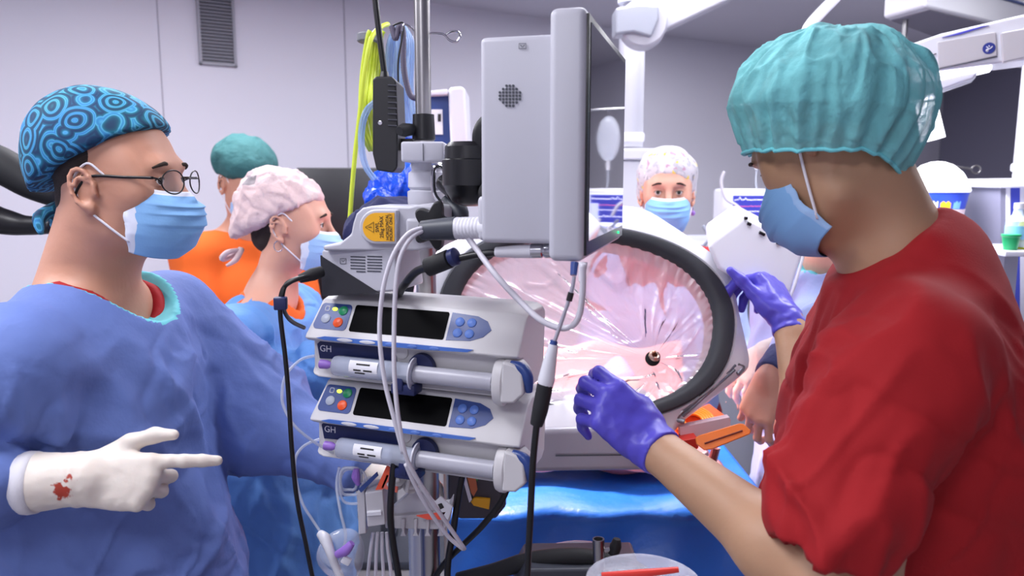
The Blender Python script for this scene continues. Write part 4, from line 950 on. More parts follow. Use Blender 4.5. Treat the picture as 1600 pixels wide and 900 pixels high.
# ================================================================== syringe pumps (modelled once in local coordinates, then copied)
pr = V((.341, -.11, 0)).normalized(); A0 = P(490, 588, 1.15)
ppl = Plane(A0, pr, (0, 0, 1))
pm = ppl.mat()
ROOT = Mx(((pr.x, -pr.y, 0, A0.x), (pr.y, pr.x, 0, A0.y), (0, 0, 1, A0.z), (0, 0, 0, 1)))   # local x right, y back, z up
def L(px, py, d=0):                     # photo pixel on the pump face -> local coordinates, d forward
    u, v = ppl.uv(px, py); return V((u, -d, v))
def build_pump():
    t = bpy.data.objects.new('syringe_pump', None); C.objects.link(t); t.empty_display_size = .05
    tag(t, 'upper grey syringe pump with dark display and green and orange buttons', 'syringe pump', 'syringe pumps')
    K = dict(parent=t, local=True)
    W = .335; H = .122
    prof = [(.0, .010), (-.006, .002), (.02, .0), (.10, .0), (.115, .01), (.118, .115), (.105, .124), (.035, .127), (.012, .121), (-.022, .072), (-.026, .066), (-.018, .061), (0, .058)]
    # body: profile swept along x with rounded, narrowing ends
    b = MB(); xs = [(0.0, .86), (.004, .95), (.012, 1.0), (W - .030, 1.0), (W - .010, .96), (W, .86)]; n = len(prof); vs = []; cy, cz = .05, .062
    for x, k in xs:
        for y, z in prof: vs.append(V((x + (.010 if z > .1 and x < .02 else 0) * (1 - x / .02 if x < .02 else 0), cy + (y - cy) * (1 - (1 - k) * .35), cz + (z - cz) * (1 - (1 - k) * .8))))
    fs = [[i * n + k, i * n + (k + 1) % n, (i + 1) * n + (k + 1) % n, (i + 1) * n + k] for i in range(len(xs) - 1) for k in range(n)] + [list(range(n))[::-1], [(len(xs) - 1) * n + k for k in range(n)]]
    b._add(vs, fs); b.out('case', PLAS_C, bev=.003, seg=3, **K)
    # sloping panel plane: from (y=-.022,z=.072) to (.012,.121)
    def S_(x, z, d=.0): # point on the slope
        k = (z - .072) / .049; return V((x, -.022 + .034 * k - d * .82, z + d * .57))
    def patch(name, pts, m, d, lab=None, par=t):
        b = MB(); b.prism([S_(x, z, d) for x, z in pts], V((0, .004, -.003))); return b.out(name, m, parent=par, local=True, label=lab)
    def rr(x0, z0, x1, z1, r, n=4):
        o = []
        for cx_, cz_, a0 in ((x1 - r, z1 - r, 0), (x0 + r, z1 - r, 90), (x0 + r, z0 + r, 180), (x1 - r, z0 + r, 270)):
            for i in range(n + 1): a = math.radians(a0 + 90 * i / n); o.append((cx_ + r * math.cos(a), cz_ + r * math.sin(a)))
        return o
    lp = patch('button_panel', [(x + (.004 if z > .1 and x < .03 else 0), z) for x, z in rr(.010, .0795, .066, .1145, .006)], NAVY, .0008, 'dark blue panel left of the display')
    patch('display', rr(.071, .0795, .222, .1150, .003), SCREEN, .0008)
    rp = patch('button_panel', [(.226, .0795), (.262, .081), (.280, .087), (.290, .0965), (.282, .107), (.266, .1125), (.226, .1150)], NAVY, .0008, 'dark blue panel right of the display')
    def btn(name, x, z, r, m, par, lab=None, e=1.0):
        b = MB(); p0 = S_(x, z, .0006); ax_ = V((0, -.82, .57)); b.lathe([(r, 0), (r, .0012), (r * .8, .0022), (.0, .0026)], p0, ax_, 20, ref=(1, 0, 0), sx=e); b.out(name, m, parent=par, local=True, label=lab)
    btn('button', .053, .1055, .0075, GREEN_B, lp, 'green start button'); btn('button', .050, .0895, .0078, ORANGE_B, lp, 'orange stop button'); btn('button', .028, .0935, .0075, GREY_B, lp, 'grey round button')
    btn('indicator_light', .0385, .1068, .0028, LED_Y, lp, 'glowing yellow-green light', 1.5)
    b = MB(); q = [S_(x, z, .0012) for x, z in rr(.0225, .104, .029, .110, .001, 2)]; b.tube(q, .0006, 6, smoothp=False, closed=True); b.out('symbol', PLAS_W, parent=lp, local=True, ang=None)
    for x in (.241, .259):
        for z in (.1035, .0895): btn('button', x, z, .0068, BTN_BLUE, rp)
    # long blue key strip on the lip
    def lip(x, z, d): k = (z - .0615) / .011; return V((x, -.024 - .001 * k - d, z))
    b = MB(); st = [(.022, .0675), (.035, .0705), (.10, .0710), (.27, .0710), (.262, .0672), (.20, .0650), (.10, .0645), (.035, .0655)]
    b.prism([V((x, -.0262 + (z - .066) * .15, z)) for x, z in st], V((0, .004, 0))); ks = b.out('key_strip', BLUEP, parent=t, local=True)
    for i, (x, w_) in enumerate([(.070, .013), (.107, .013), (.143, .0075), (.178, .0075), (.212, .0075)]):
        b = MB(); b.lathe([(w_, 0), (w_, .0006), (w_ * .8, .0011), (0, .0012)], (x, -.0262, .0680), (0, -1, 0), 20, ref=(1, 0, 0), sy=.0026 / w_); b.out('key', PLAS_W if i < 2 else BTN_BLUE, parent=ks, local=True)
    # lower bay
    b = MB(); b.prism([V((x, -.0012, z)) for x, z in [(.008, .052), (.014, .0572), (.140, .0565), (.142, .036), (.012, .030)]], V((0, .004, 0))); np_ = b.out('name_panel', NAVY_D, parent=t, local=True)
    for s_, sz, x, z, dy in (('GH', .0140, .023, .0455, 0),):
        fm = Mx(((1, 0, 0, x), (0, 0, 1, -.0016), (0, 1, 0, z), (0, 0, 0, 1)))
        cu = bpy.data.curves.new('t', 'FONT'); cu.body = s_; cu.size = sz; cu.extrude = .0002; cu.align_x = 'CENTER'; cu.align_y = 'CENTER'
        o = bpy.data.objects.new('t', cu); C.objects.link(o); bpy.context.view_layer.update(); me = bpy.data.meshes.new_from_object(o.evaluated_get(bpy.context.evaluated_depsgraph_get())); bpy.data.objects.remove(o)
        me.transform(fm); me.materials.clear(); link_mesh('lettering', me, PLAS_W, np_, local=True)
    b = MB(); b.lathe([(.010, 0), (.010, .0015), (.008, .002)], (.150, -.0005, .0515), (0, -1, 0), 20); b.out('bay_knob', PLAS_C, parent=t, local=True)
    b = MB(); b.lathe([(.0, .0), (.019, .001), (.021, .004), (.020, .012), (0, .013)], (.185, -.000, .034), (0, -1, 0), 28); b.out('plunger_drive_guard', NAVY_D, parent=t, local=True)
    b = MB(); b.box((.165, -.016, .004), (.038, .03, .016), None, .003); b.box((.160, -.030, .012), (.012, .006, .02), None, .002); b.out('barrel_clamp', NAVY_D, parent=t, local=True)
    # syringe
    yc, zc = -.018, .026
    s = bpy.data.objects.new('syringe', None); C.objects.link(s); s.parent = t
    KS = dict(parent=s, local=True)
    b = MB(); b.lathe([(.0, .0), (.004, .001), (.0145, .007), (.0155, .012), (.0155, .136), (.0165, .138)], (.042, yc, zc), (1, 0, 0), 32); b.out('barrel', M('syringe_barrel', (205, 212, 232), .12, alpha=.42), **KS)
    b = MB(); b.lathe([(.0, .0), (.0138, .004), (.0138, .086), (.0, .088)], (.052, yc, zc), (1, 0, 0), 24); b.out('liquid', M('syringe_liquid', (196, 206, 230), .1, alpha=.35), **KS)
    b = MB(); b.lathe([(.0, 0), (.013, .003), (.0148, .006), (.0148, .016), (.0, .017)], (.139, yc, zc), (1, 0, 0), 24); b.out('plunger_seal', M('seal_grey', (90, 92, 100), .6), **KS)
    b = MB()
    for a in (0, PI / 2): b.box((.225, yc, zc), (.155, .0015, .023), Mx.Rotation(a, 4, 'X'))
    b.lathe([(.0125, 0), (.0125, .118)], (.180, yc, zc), (1, 0, 0), 24); b.out('plunger', M('plunger_frost', (198, 198, 210), .3, alpha=.75), **KS)
    b = MB(); b.lathe([(.006, 0), (.0235, .0005), (.0235, .0028), (.006, .003)], (.176, yc, zc), (1, 0, 0), 32); b.out('barrel_flange', M('flange_frost', (214, 214, 226), .3, alpha=.8), **KS)
    b = MB(); b.grid(lambda u, v: V((.080 + .046 * u, yc - .0159 * math.cos((v - .5) * 1.7), zc + .002 + .0159 * math.sin((v - .5) * 1.7))), 6, 9); lb = b.out('drug_label', PAPER, ang=None, **KS)
    b = MB(); 
    for i, (x0, x1, v) in enumerate([(.092, .114, .74), (.088, .100, .42), (.104, .118, .42), (.090, .106, .26)]):
        b.grid(lambda u, w_: V((x0 + (x1 - x0) * u, yc - .0162 * math.cos((v + w_ * .09 - .5) * 1.7), zc + .002 + .0162 * math.sin((v + w_ * .09 - .5) * 1.7))), 4, 3)
    b.out('print', INK, parent=lb, local=True, ang=None)
    b = MB(); b.lathe([(.003, 0), (.007, .002), (.0065, .014), (.0045, .018), (.0035, .02)], (.022, yc, zc), (1, 0, 0), 16); b.out('luer_connector', VIOLET, **KS)
    # plunger drive head
    b = MB(); b.lathe([(.014, 0), (.026, .003), (.028, .008), (.028, .016), (.024, .020)], (.298, yc + .006, zc), (1, 0, 0), 32, ref=(0, 1, 0), sx=.9, sy=1.2); b.out('drive_disc', PLAS_C, parent=t, local=True)
    b = MB(); b.prism([V((x, yc - .018, z + .006)) for x, z in [(.314, -.004), (.334, -.002), (.348, .012), (.346, .040), (.334, .052), (.316, .056)]], V((0, .045, 0))); b.out('drive_head', PLAS_C, parent=t, local=True, bev=.004, seg=3)
    b = MB(); b.tube([(.326, yc - .008, .056), (.343, yc - .010, .052), (.351, yc - .010, .040), (.352, yc - .006, .020)], [.006, .008, .008, .005], 12); b.out('release_lever', NAVY, parent=t, local=True)
    b = MB(); b.box((.306, .02, .03), (.03, .04, .03), None, .004); b.out('drive_arm', PLAS_G, parent=t, local=True)
    b = MB(); b.box((.15, .124, .06), (.06, .03, .06), None, .004); b.out('pole_clamp', BLACK, parent=t, local=True)
    return t
pump = build_pump(); pump.location = A0; pump.rotation_euler = (0, math.radians(1.2), math.atan2(pr.y, pr.x))
pump2 = copy_tree(pump); pump2.location = P(497, 712, 1.15); pump2['label'] = 'lower grey syringe pump, directly under the other one, over the manifold holder'
# ================================================================== monitor on the arm, screen turned away to the right
Wd, Nd = V((.257, .966, 0)), V((.966, -.257, 0)); a0 = V((.084, .90, 0))
zt, zb = P(912, 8, .9).z, P(912, 410, .9).z; Hm = zt - zb; Wm = .365
t = thing('patient_monitor', 'large pale grey monitor seen from its back edge, dark glossy screen turned right', 'monitor', (a0.x, a0.y, zb))
RM = Mx(((Wd.x, -Nd.x, 0), (Wd.y, -Nd.y, 0), (0, 0, 1))).to_4x4()
ctr = a0 + V((0, 0, (zt + zb) / 2))
def mp(w_, n_, z): return a0 + Wd * w_ + Nd * n_ + V((0, 0, z))
MB().box(mp(Wm / 2, -.0215, (zt + zb) / 2), (Wm, .043, Hm), RM, .009, 4).out('bezel', PLAS_G, t, ang=45)
MB().box(mp(Wm / 2, .0005, (zt + zb) / 2), (Wm - .012, .004, Hm - .014), RM, .001, 2).out('screen_surround', BLACK, t)
MB().box(mp(Wm / 2, .0026, (zt + zb) / 2 + .004), (Wm - .030, .002, Hm - .040), RM).out('screen', M('screen_glass', (14, 15, 24), .03, spec=1.0, coat=1.0), t)
MB().sphere(mp(.30, .0032, zb + .016), .002, u=10, v=6).out('power_light', LED_G, t)
hz0, hz1 = zb + .018, P(870, 47, .92).z
b = MB(); b.box(mp(Wm / 2 + .005, -.088, (hz0 + hz1) / 2), (Wm - .05, .095, hz1 - hz0), RM, .007, 4); b.out('rear_housing', PLAS_G, t, ang=45)
b = MB(); b.box(mp(.03 + .16, -.114, hz0 + .03), (.31, .056, .056), RM, .006, 3); b.out('connector_bay', PLAS_G, t, ang=45)
fy = .0292
hpl = Plane(mp(fy, -.1, zb), -Nd * -1 * 1.0, (0, 0, 1))
k = 0
for i in range(7):
    for j in range(7):
        if abs(i - 3) + abs(j - 3) > 4: continue
        c = hpl.hit(781 + i * 5.2 + .0, 134 + j * 5.2)
        b = MB(); b.lathe([(.00155, 0), (.00155, .0012)], c + hpl.n * .0006 * (1 if hpl.n.dot(V((0, -1, 0))) > 0 else -1), -hpl.n, 10); b.out('speaker_hole', PLAS_D, t)
fn = hpl.n if hpl.n.y < 0 else -hpl.n
b = MB(); c = hpl.hit(862, 294); b.box(c + fn * .0005, (.0036, .002, .032), RM @ Mx.Rotation(PI / 2, 4, 'Z'), .0008); b.out('slot', BLACK, t)
b = MB(); b.tube([hpl.hit(x, y) + fn * .0004 for x, y in [(811, 68), (822, 68), (822, 76), (811, 76)]], .0004, 6, smoothp=False, closed=True); b.tube([hpl.hit(x, y) + fn * .0004 for x, y in [(813, 70), (816.5, 74), (820, 70)]], .0004, 6, smoothp=False); b.out('symbol', PLAS_D, t, ang=None)
# VESA joint of black castings carrying the monitor
t = thing('articulated_arm', 'black articulated joint between the pole and the monitor back', 'arm', P(735, 320, 1.15))
c = P(735, 322, 1.12); b = MB(); h = P(735, 222, 1.12).z - c.z
b.lathe([(.012, 0), (.026, .006), (.036, .022), (.037, .026), (.040, .030), (.040, h * .72), (.037, h * .74), (.036, h * .93), (.030, h)], c + V((0, 0, -.0)), n=36); b.out('lower_joint', BLACK, t)
b = MB(); c2 = P(775, 213, 1.06); b.lathe([(.0, -.0), (.030, .0), (.037, .004), (.037, .050), (.030, .055), (0, .056)], c2 + V((-.03, 0, 0)) * 0 + V((0, .02, 0)), (.3, 1, 0), 36); b.out('upper_joint', BLACK, t)
MB().tube([c2 + V((.0, .04, 0)), c2 + V((.03, .05, .0))], .022, 20, smoothp=False).out('stub_shaft', BLACK, t)
b = MB(); b.tube([P(700, 320, 1.19), P(716, 332, 1.17), P(716, 350, 1.17)], [.018, .016, .013], 16); b.out('stem', PLAS_D, t)
MB().sphere(P(766, 302, 1.08), (.017, .017, .018)).out('tension_knob', BLACKM, t)
b = MB(); b.tube([P(694, 285, 1.18), P(712, 300, 1.15)], .014, 16, smoothp=False); b.out('link', BLACK, t)
# ================================================================== connectors and cables of the monitor
tt = thing('cable_plug', 'white ribbed plug with grey boot in the monitor side', 'plug', P(730, 356, 1.0))
a, c = P(776, 355, .975), P(712, 357, 1.0); ax_ = (a - c).normalized()
b = MB(); n = 9; prof = [(.013, 0), (.0145, .002)]
for i in range(7): prof += [(.0145, .006 + i * .005), (.0135, .008 + i * .005), (.0145, .0095 + i * .005)]
prof += [(.0145, (a - c).length)]; b.lathe(prof, c, ax_, 24); b.out('shell', PLAS_W, tt)
b = MB(); c3 = P(657, 360, 1.01); b.lathe([(.010, 0), (.0125, .002), (.0150, (c - c3).length * .8), (.0155, (c - c3).length)], c3, c - c3, 24); b.out('boot', PLAS_D, tt)
tt = thing('cable_plug', 'long white plug with steel collar and black boot under the monitor', 'plug', P(800, 392, 1.0))
a, c = P(868, 391, .955), P(774, 394, .975); b = MB(); Ln = (a - c).length
b.lathe([(.0055, 0), (.0065, .001), (.0085, Ln * .4), (.0090, Ln * .62)], c, a - c, 20); b.out('shell', PLAS_W, tt)
b = MB(); b.lathe([(.0088, Ln * .6), (.0095, Ln * .61), (.0095, Ln * .78), (.0082, Ln * .80), (.0098, Ln * .84), (.0098, Ln)], c, a - c, 20); b.out('steel_collar', CHROME, tt)
cable('cable', [P(776, 394, .975), P(740, 399, .98), P(700, 408, .99)], .0048, CAB_B, 'black lead running from the long white plug to the ferrite block')
tt = thing('ferrite_block', 'chunky black ferrite block on the lead below the grey boot', 'ferrite block', P(685, 410, 1.0))
a, c = P(703, 404, .985), P(668, 418, 1.0); b = MB(); b.lathe([(.010, 0), (.0125, .001), (.0125, (a - c).length - .001), (.010, (a - c).length)], c, a - c, 16); b.out('core', BLACKM, tt, ang=60)
b = MB(); b.lathe([(.006, 0), (.0115, .004), (.0118, .012), (.006, .014)], P(701, 405, .985), a - c, 16); b.out('end_cap', NAVY_D, tt)
cable('cable', [P(670, 417, 1.0), P(650, 425, 1.03), P(632, 445, 1.07), P(622, 462, 1.16)], .0058, CAB_B, 'thick black lead curving from ferrite block down behind the upper pump')
cable('cable', [P(728, 366, .99), P(745, 390, .98), P(775, 430, .95), P(812, 470, .94), P(845, 500, .92), P(880, 513, .91), P(902, 500, .90), P(910, 460, .895), P(911, 412, .89)], .0038, CAB_W, 'pale grey cable looping from beneath white plug up to the monitor bottom')
tt = thing('sensor_lead', 'thin grey lead with blue plug hanging from the monitor into a white connector', 'cable', P(860, 600, .9))
MB().tube([P(897, 432, .90), P(893, 455, .90), P(880, 495, .90), P(866, 535, .90)], .0024, 8).out('lead', M('lead_grey', (160, 158, 172), .45), tt, ang=None)
MB().cyl(P(898, 410, .905), P(896, 430, .90), .0048, 16, .004).out('blue_plug', NAVY, tt)
MB().cyl(P(892.5, 457, .90), P(889, 470, .90), .0038, 12).out('marker_sleeve', BLACK, tt)
MB().cyl(P(911, 410, .9), P(909, 440, .895), .0052, 16, .0036).out('white_plug', PLAS_W, tt)
b = MB(); b.tube([P(866, 532, .90), P(864, 540, .90)], [.0042, .0052], 14, smoothp=False); b.out('blue_tip', NAVY, tt)
b = MB(); b.tube([P(865, 538, .90), P(860, 560, .90), P(854, 592, .90), P(852, 602, .90)], [.0055, .0078, .0102, .0095], 16); b.out('white_connector', PLAS_W, tt)
b = MB(); b.tube([P(852, 600, .90), P(844, 640, .90), P(838, 664, .90)], [.0100, .0098, .0078], 12); b.out('black_boot', BLACKM, tt)
MB().tube([P(839, 660, .90), P(833, 720, .9), P(829, 800, .9), P(825, 880, .9), P(822, 960, .9)], .0042, 8).out('black_lead', CAB_B, tt, ang=None)
cable('cable', [P(660, 356, 1.0), P(637, 366, .985), P(616, 395, .975), P(601, 440, .97), P(594, 490, .965), P(594, 540, .96), P(602, 600, .955), P(616, 655, .95), P(630, 708, .95)], .0030, CAB_W, 'pale cable draped down the pump fronts, left strand')
cable('cable', [P(662, 360, 1.0), P(642, 372, .985), P(626, 400, .975), P(619, 440, .97), P(616, 500, .965), P(616, 580, .955), P(622, 650, .95), P(634, 712, .95), P(654, 752, .96), P(686, 800, .99), P(726, 858, 1.02)], .0030, CAB_W, 'pale cable draped down the pump fronts, right strand ending by the blue drape')
cable('cable', [P(634, 725, .97), P(648, 757, .98), P(672, 800, 1.0), P(700, 838, 1.02), P(724, 858, 1.03)], .0030, CAB_W, 'short pale cable below the pumps beside its twin')
# cables left of the pumps
tt = thing('cable_bundle', 'two black leads with a blue clip tag left of the pumps', 'cable', P(440, 480, 1.1))
MB().tube([P(505, 424, 1.10), P(480, 432, 1.08), P(455, 440, 1.07), P(441, 455, 1.07), P(438, 490, 1.07), P(446, 560, 1.07), P(451, 620, 1.07), P(456, 700, 1.07), P(464, 780, 1.08), P(478, 850, 1.09), P(492, 920, 1.1)], .0034, 8).out('lead', CAB_B, tt, ang=None)
MB().tube([P(488, 430, 1.09), P(462, 436, 1.075), P(446, 446, 1.07), P(441, 470, 1.068), P(446, 490, 1.09), P(457, 503, 1.12), P(475, 512, 1.16)], .0032, 8).out('lead', CAB_B, tt, ang=None)
MB().tube([P(503, 424, 1.1), P(488, 429, 1.09), P(468, 436, 1.08)], [.008, .0095, .006], 12).out('moulded_plug', BLACKM, tt)
boxpx(426, 465, 447, 485, 1.055, .012, .1, .002).out('clip_tag', NAVY_D, tt)
cable('infusion_line', [P(492, 556, 1.13), P(470, 562, 1.12), P(448, 584, 1.11), P(441, 610, 1.11), P(443, 635, 1.11), P(460, 665, 1.11), P(490, 690, 1.12), P(520, 708, 1.14)], .0022, CLEAR, 'clear infusion line from the upper syringe looping left', 'tube')
cable('infusion_line', [P(500, 686, 1.13), P(476, 696, 1.12), P(462, 715, 1.12), P(462, 745, 1.12), P(472, 785, 1.12), P(488, 812, 1.12), P(504, 836, 1.12)], .0022, CLEAR, 'clear infusion line from the lower syringe hanging toward the drip chamber', 'tube')
# ================================================================== the oval-windowed ring unit covered by clear film
tau = math.radians(24)
RC = P(913, 507, 1.58)
rp = Plane(RC, (1, .05, 0), (0, math.sin(tau), math.cos(tau)))
if rp.n.y > 0: rp.n = -rp.n
def ovl(k, d, e=2.25, n=120, cx=913, cy=507):
    o = []
    for i in range(n):
        a = 2 * PI * i / n; ca, sa = math.cos(a), math.sin(a)
        c_, s_ = math.copysign(abs(ca) ** (2 / e), ca), math.copysign(abs(sa) ** (2 / e), sa)
        o.append(rp.hit(cx + k * (228 * c_ + 22 * s_), cy + k * (24 * c_ - 148 * s_)) + rp.n * d)
    return o
out_px = [(648, 440), (668, 405), (700, 378), (760, 352), (850, 332), (930, 321), (1000, 323), (1050, 350), (1105, 388), (1135, 412), (1148, 440), (1158, 490), (1173, 558), (1168, 578), (1150, 594), (1100, 634), (1062, 664), (1050, 690), (1040, 704), (700, 706), (668, 690), (652, 640), (645, 560), (643, 500)]
def resample(pts, n):
    P2 = [V((x, y, 0)) for x, y in pts]; P2 = spline(P2, 5, closed=True); Ls = [0]
    for i in range(len(P2)): Ls.append(Ls[-1] + (P2[(i + 1) % len(P2)] - P2[i]).length)
    o = []
    for k in range(n):
        s = Ls[-1] * k / n; i = max(j for j in range(len(P2)) if Ls[j] <= s); f = (s - Ls[i]) / max(1e-6, Ls[i + 1] - Ls[i]); o.append(P2[i].lerp(P2[(i + 1) % len(P2)], f))
    return o
t = thing('scanner_ring', 'white tilted unit with big oval window, charcoal gasket and clear film over it', 'ring unit', RC + V((0, 0, -.3)))
# outer outline parameterised by angle about the window centre so it can be joined with the oval
ang = []
def outer(d, inset=0, n=120):
    o = []
    poly = resample(out_px, 400)
    for i in range(n):
        a = 2 * PI * i / n; ca, sa = math.cos(a), math.sin(a); dx, dy = 228 * ca + 22 * sa, 24 * ca - 148 * sa; th = math.atan2(dy, dx)
        best = min(poly, key=lambda q: abs((math.atan2(q.y - 507, q.x - 913) - th + PI) % (2 * PI) - PI))
        k = 1 - inset; o.append(rp.hit(913 + (best.x - 913) * k, 507 + (best.y - 507) * k) + rp.n * d)
    return o
rows = [ovl(1.0, -.070), ovl(1.0, .012), ovl(1.02, .017), outer(.012, .06), outer(.006, .02), outer(-.010, .0), outer(-.050, .0), outer(-.068, .03), outer(-.072, .08)]
b = MB(); n = 120; vs = [p for r_ in rows for p in r_]; m = len(rows)
fs = [[i * n + k, i * n + (k + 1) % n, ((i + 1) % m) * n + (k + 1) % n, ((i + 1) % m) * n + k] for i in range(m) for k in range(n)]
b._add(vs, fs); b.out('shell', M('ring_shell_white', (240, 241, 247), .28, coat=.3), t, ang=50)
rows = [ovl(1.005, -.06), ovl(1.005, .017), ovl(.99, .026), ovl(.93, .028), ovl(.885, .022), ovl(.868, .008), ovl(.868, -.06)]
b = MB(); vs = [p for r_ in rows for p in r_]; m = len(rows)
fs = [[i * n + k, i * n + (k + 1) % n, ((i + 1) % m) * n + (k + 1) % n, ((i + 1) % m) * n + k] for i in range(m) for k in range(n)]
b._add(vs, fs); b.out('gasket', RUBBER, t, ang=50)
# clear film pulled towards the metal grommet
film = bpy.data.materials.new('clear_film'); film.use_nodes = True; nt = film.node_tree; nt.nodes.clear()
N_ = nt.nodes.new; Lk = nt.links.new
mo = N_('ShaderNodeOutputMaterial'); tr = N_('ShaderNodeBsdfTransparent'); df = N_('ShaderNodeBsdfTranslucent'); dd = N_('ShaderNodeBsdfDiffuse'); gl = N_('ShaderNodeBsdfGlossy'); m1 = N_('ShaderNodeMixShader'); m2 = N_('ShaderNodeMixShader'); m3 = N_('ShaderNodeMixShader'); fr = N_('ShaderNodeFresnel')
df.inputs[0].default_value = (.95, .88, .92, 1); dd.inputs[0].default_value = (.80, .76, .88, 1); gl.inputs['Roughness'].default_value = .24; fr.inputs[0].default_value = 1.5; tr.inputs[0].default_value = (.97, .95, .98, 1)
m1.inputs[0].default_value = .5; Lk(df.outputs[0], m1.inputs[1]); Lk(dd.outputs[0], m1.inputs[2])
m2.inputs[0].default_value = .60; Lk(tr.outputs[0], m2.inputs[1]); Lk(m1.outputs[0], m2.inputs[2])
fm_ = N_('ShaderNodeMath'); fm_.operation = 'MULTIPLY_ADD'; fm_.inputs[1].default_value = .9; fm_.inputs[2].default_value = .06; Lk(fr.outputs[0], fm_.inputs[0])
Lk(fm_.outputs[0], m3.inputs[0]); Lk(m2.outputs[0], m3.inputs[1]); Lk(gl.outputs[0], m3.inputs[2]); Lk(m3.outputs[0], mo.inputs[0])
tc = N_('ShaderNodeTexCoord'); nz = N_('ShaderNodeTexNoise'); nz.inputs['Scale'].default_value = 16; nz.inputs['Detail'].default_value = 6; nz.inputs['Distortion'].default_value = 1.5; bu = N_('ShaderNodeBump'); bu.inputs['Strength'].default_value = .7; bu.inputs['Distance'].default_value = .008
Lk(tc.outputs['Object'], nz.inputs['Vector']); Lk(nz.outputs['Fac'], bu.inputs['Height']); Lk(bu.outputs[0], gl.inputs['Normal']); Lk(bu.outputs[0], dd.inputs['Normal'])
gk = rp.hit(1019, 561)
nr, na = 60, 240; vs = []; rim_ = ovl(.88, .006, n=na)
for j in range(nr + 1):
    r_ = j / nr
    for i in range(na):
        a = 2 * PI * i / na; p = gk.lerp(rim_[i], r_)
        w_ = float(vnoise(np.array([[math.cos(a) * 3.0 + 9, math.sin(a) * 3.0 + 4, r_ * .7]]), 7)[0]); w2 = float(vnoise(np.array([[math.cos(a) * 5.5 + 9 + r_ * 1.5, math.sin(a) * 5.5 + 4, r_ * 1.6]]), 8)[0]); w3 = float(vnoise(np.array([[p.x * 16, p.z * 16, 3]]), 12)[0])
        h = (max(0, 1 - abs(w_) / .16) * .013 + max(0, 1 - abs(w2) / .12) * .006) * r_ ** 1.6 * math.sin(PI * min(1, r_ * .8 + .2)) * 1.3 + (max(0, 1 - abs(w3) / .15)) * .006 * math.sin(PI * r_)
        h += -.018 * math.sin(PI * r_) + (.0035 * math.sin(a * 75 + 3 * w2) * max(0, (r_ - .88) / .12))
        vs.append(p + rp.n * h)
b = MB(); b._add(vs, [[j * na + i, j * na + (i + 1) % na, (j + 1) * na + (i + 1) % na, (j + 1) * na + i] for j in range(nr) for i in range(na)])
b.out('film', film, t, ang=None)
b = MB(); gc = gk + rp.n * .002; b.lathe([(0, 0), (.0155, .001), (.0155, .004), (.010, .005)], gc, rp.n, 28); b.out('grommet_washer', BLACKM, t)
b = MB(); b.lathe([(.0095, .003), (.0125, .005), (.012, .009), (.008, .011), (.0055, .010), (.0045, .004), (0, .0035)], gc + V((.002, -.001, .003)), (rp.n + V((.2, 0, .5))).normalized(), 28); b.out('grommet', M('brass_pink', (214, 178, 160), .25, metal=.8), t)
b = MB(); b.lathe([(.0, 0), (.004, .0), (.003, .008), (0, .009)], gc + V((.002, -.003, .010)), (rp.n + V((.2, 0, .5))).normalized(), 14); b.out('grommet_pin', M('copper_dark', (120, 70, 50), .3, metal=.8), t)
# recessed grip rail at lower right and the silver foot
b = MB()
for o_ in (0, 7): b.tube([rp.hit(1146 - o_ * .2, 572 + o_) + rp.n * .012, rp.hit(1066 - o_ * .2, 644 + o_) + rp.n * .012], .0035, 10, smoothp=False)
b.tube([rp.hit(1149, 570) + rp.n * .010, rp.hit(1160, 574) + rp.n * .004, rp.hit(1150, 586) + rp.n * .010], .005, 10); b.tube([rp.hit(1066, 642) + rp.n * .010, rp.hit(1056, 655) + rp.n * .006, rp.hit(1068, 660) + rp.n * .010], .005, 10)
b.out('grip_rail', M('grip_rail_grey', (150, 150, 156), .25, metal=.7), t, ang=None)
fpts = [P(640, 676, 1.34), P(1046, 664, 1.34), P(1056, 690, 1.34), P(1046, 736, 1.34), P(640, 742, 1.34)]
b = MB(); b.prism(fpts, V((0, .26, 0))); b.out('base_body', M('ring_base_silver', (186, 184, 192), .35, metal=.3), t, bev=.012, seg=4)
b = MB(); b.tube([P(868, 712, 1.337), P(1044, 710, 1.337)], .0012, 6, smoothp=False); b.out('base_seam', PLAS_D, t, ang=None)
b = MB(); b.cyl((-.19, 1.53, .06), (-.19, 1.53, 1.12), .028); b.out('column', SILVER, t); b = MB(); b.box((-.26, 1.60, .035), (.2, .34, .06), None, .01); b.out('foot', SILVER, t)
# white hood with slots at the ring's upper right
t = thing('plastic_hood', 'white translucent open hood with dark slots at the ring\'s upper right', 'hood', P(1180, 465, 1.62))
HW = M('hood_white', (236, 236, 246), .3, coat=.3, sss=0)
b = MB()
top = [(1108, 380), (1150, 345), (1162, 340), (1200, 355), (1246, 380), (1254, 392)]; bot = [(1112, 400), (1145, 415), (1160, 430), (1190, 445), (1228, 462), (1238, 462)]
hp = [(1104, 382), (1112, 374), (1158, 341), (1170, 340), (1244, 378), (1254, 390), (1254, 404), (1236, 460), (1226, 466), (1180, 455), (1150, 440), (1120, 420)]
fpl = Plane(P(1180, 400, 1.60), (1, .25, 0), (0, .35, 1))
front = [fpl.hit(x, y) for x, y in hp]
b.prism(front, V((.03, .20, .03)), shrink=.12); b.out('hood_shell', HW, t, bev=.012, seg=4)
nf = fpl.n if fpl.n.y < 0 else -fpl.n
b = MB(); b.tube([fpl.hit(x, y) + nf * .002 for x, y in [(1244, 380), (1253, 391), (1253, 404), (1236, 458), (1226, 464), (1180, 454)]], .0032, 8); b.out('clear_rim', M('rim_clear', (244, 244, 252), .1, alpha=.8), t, ang=None)
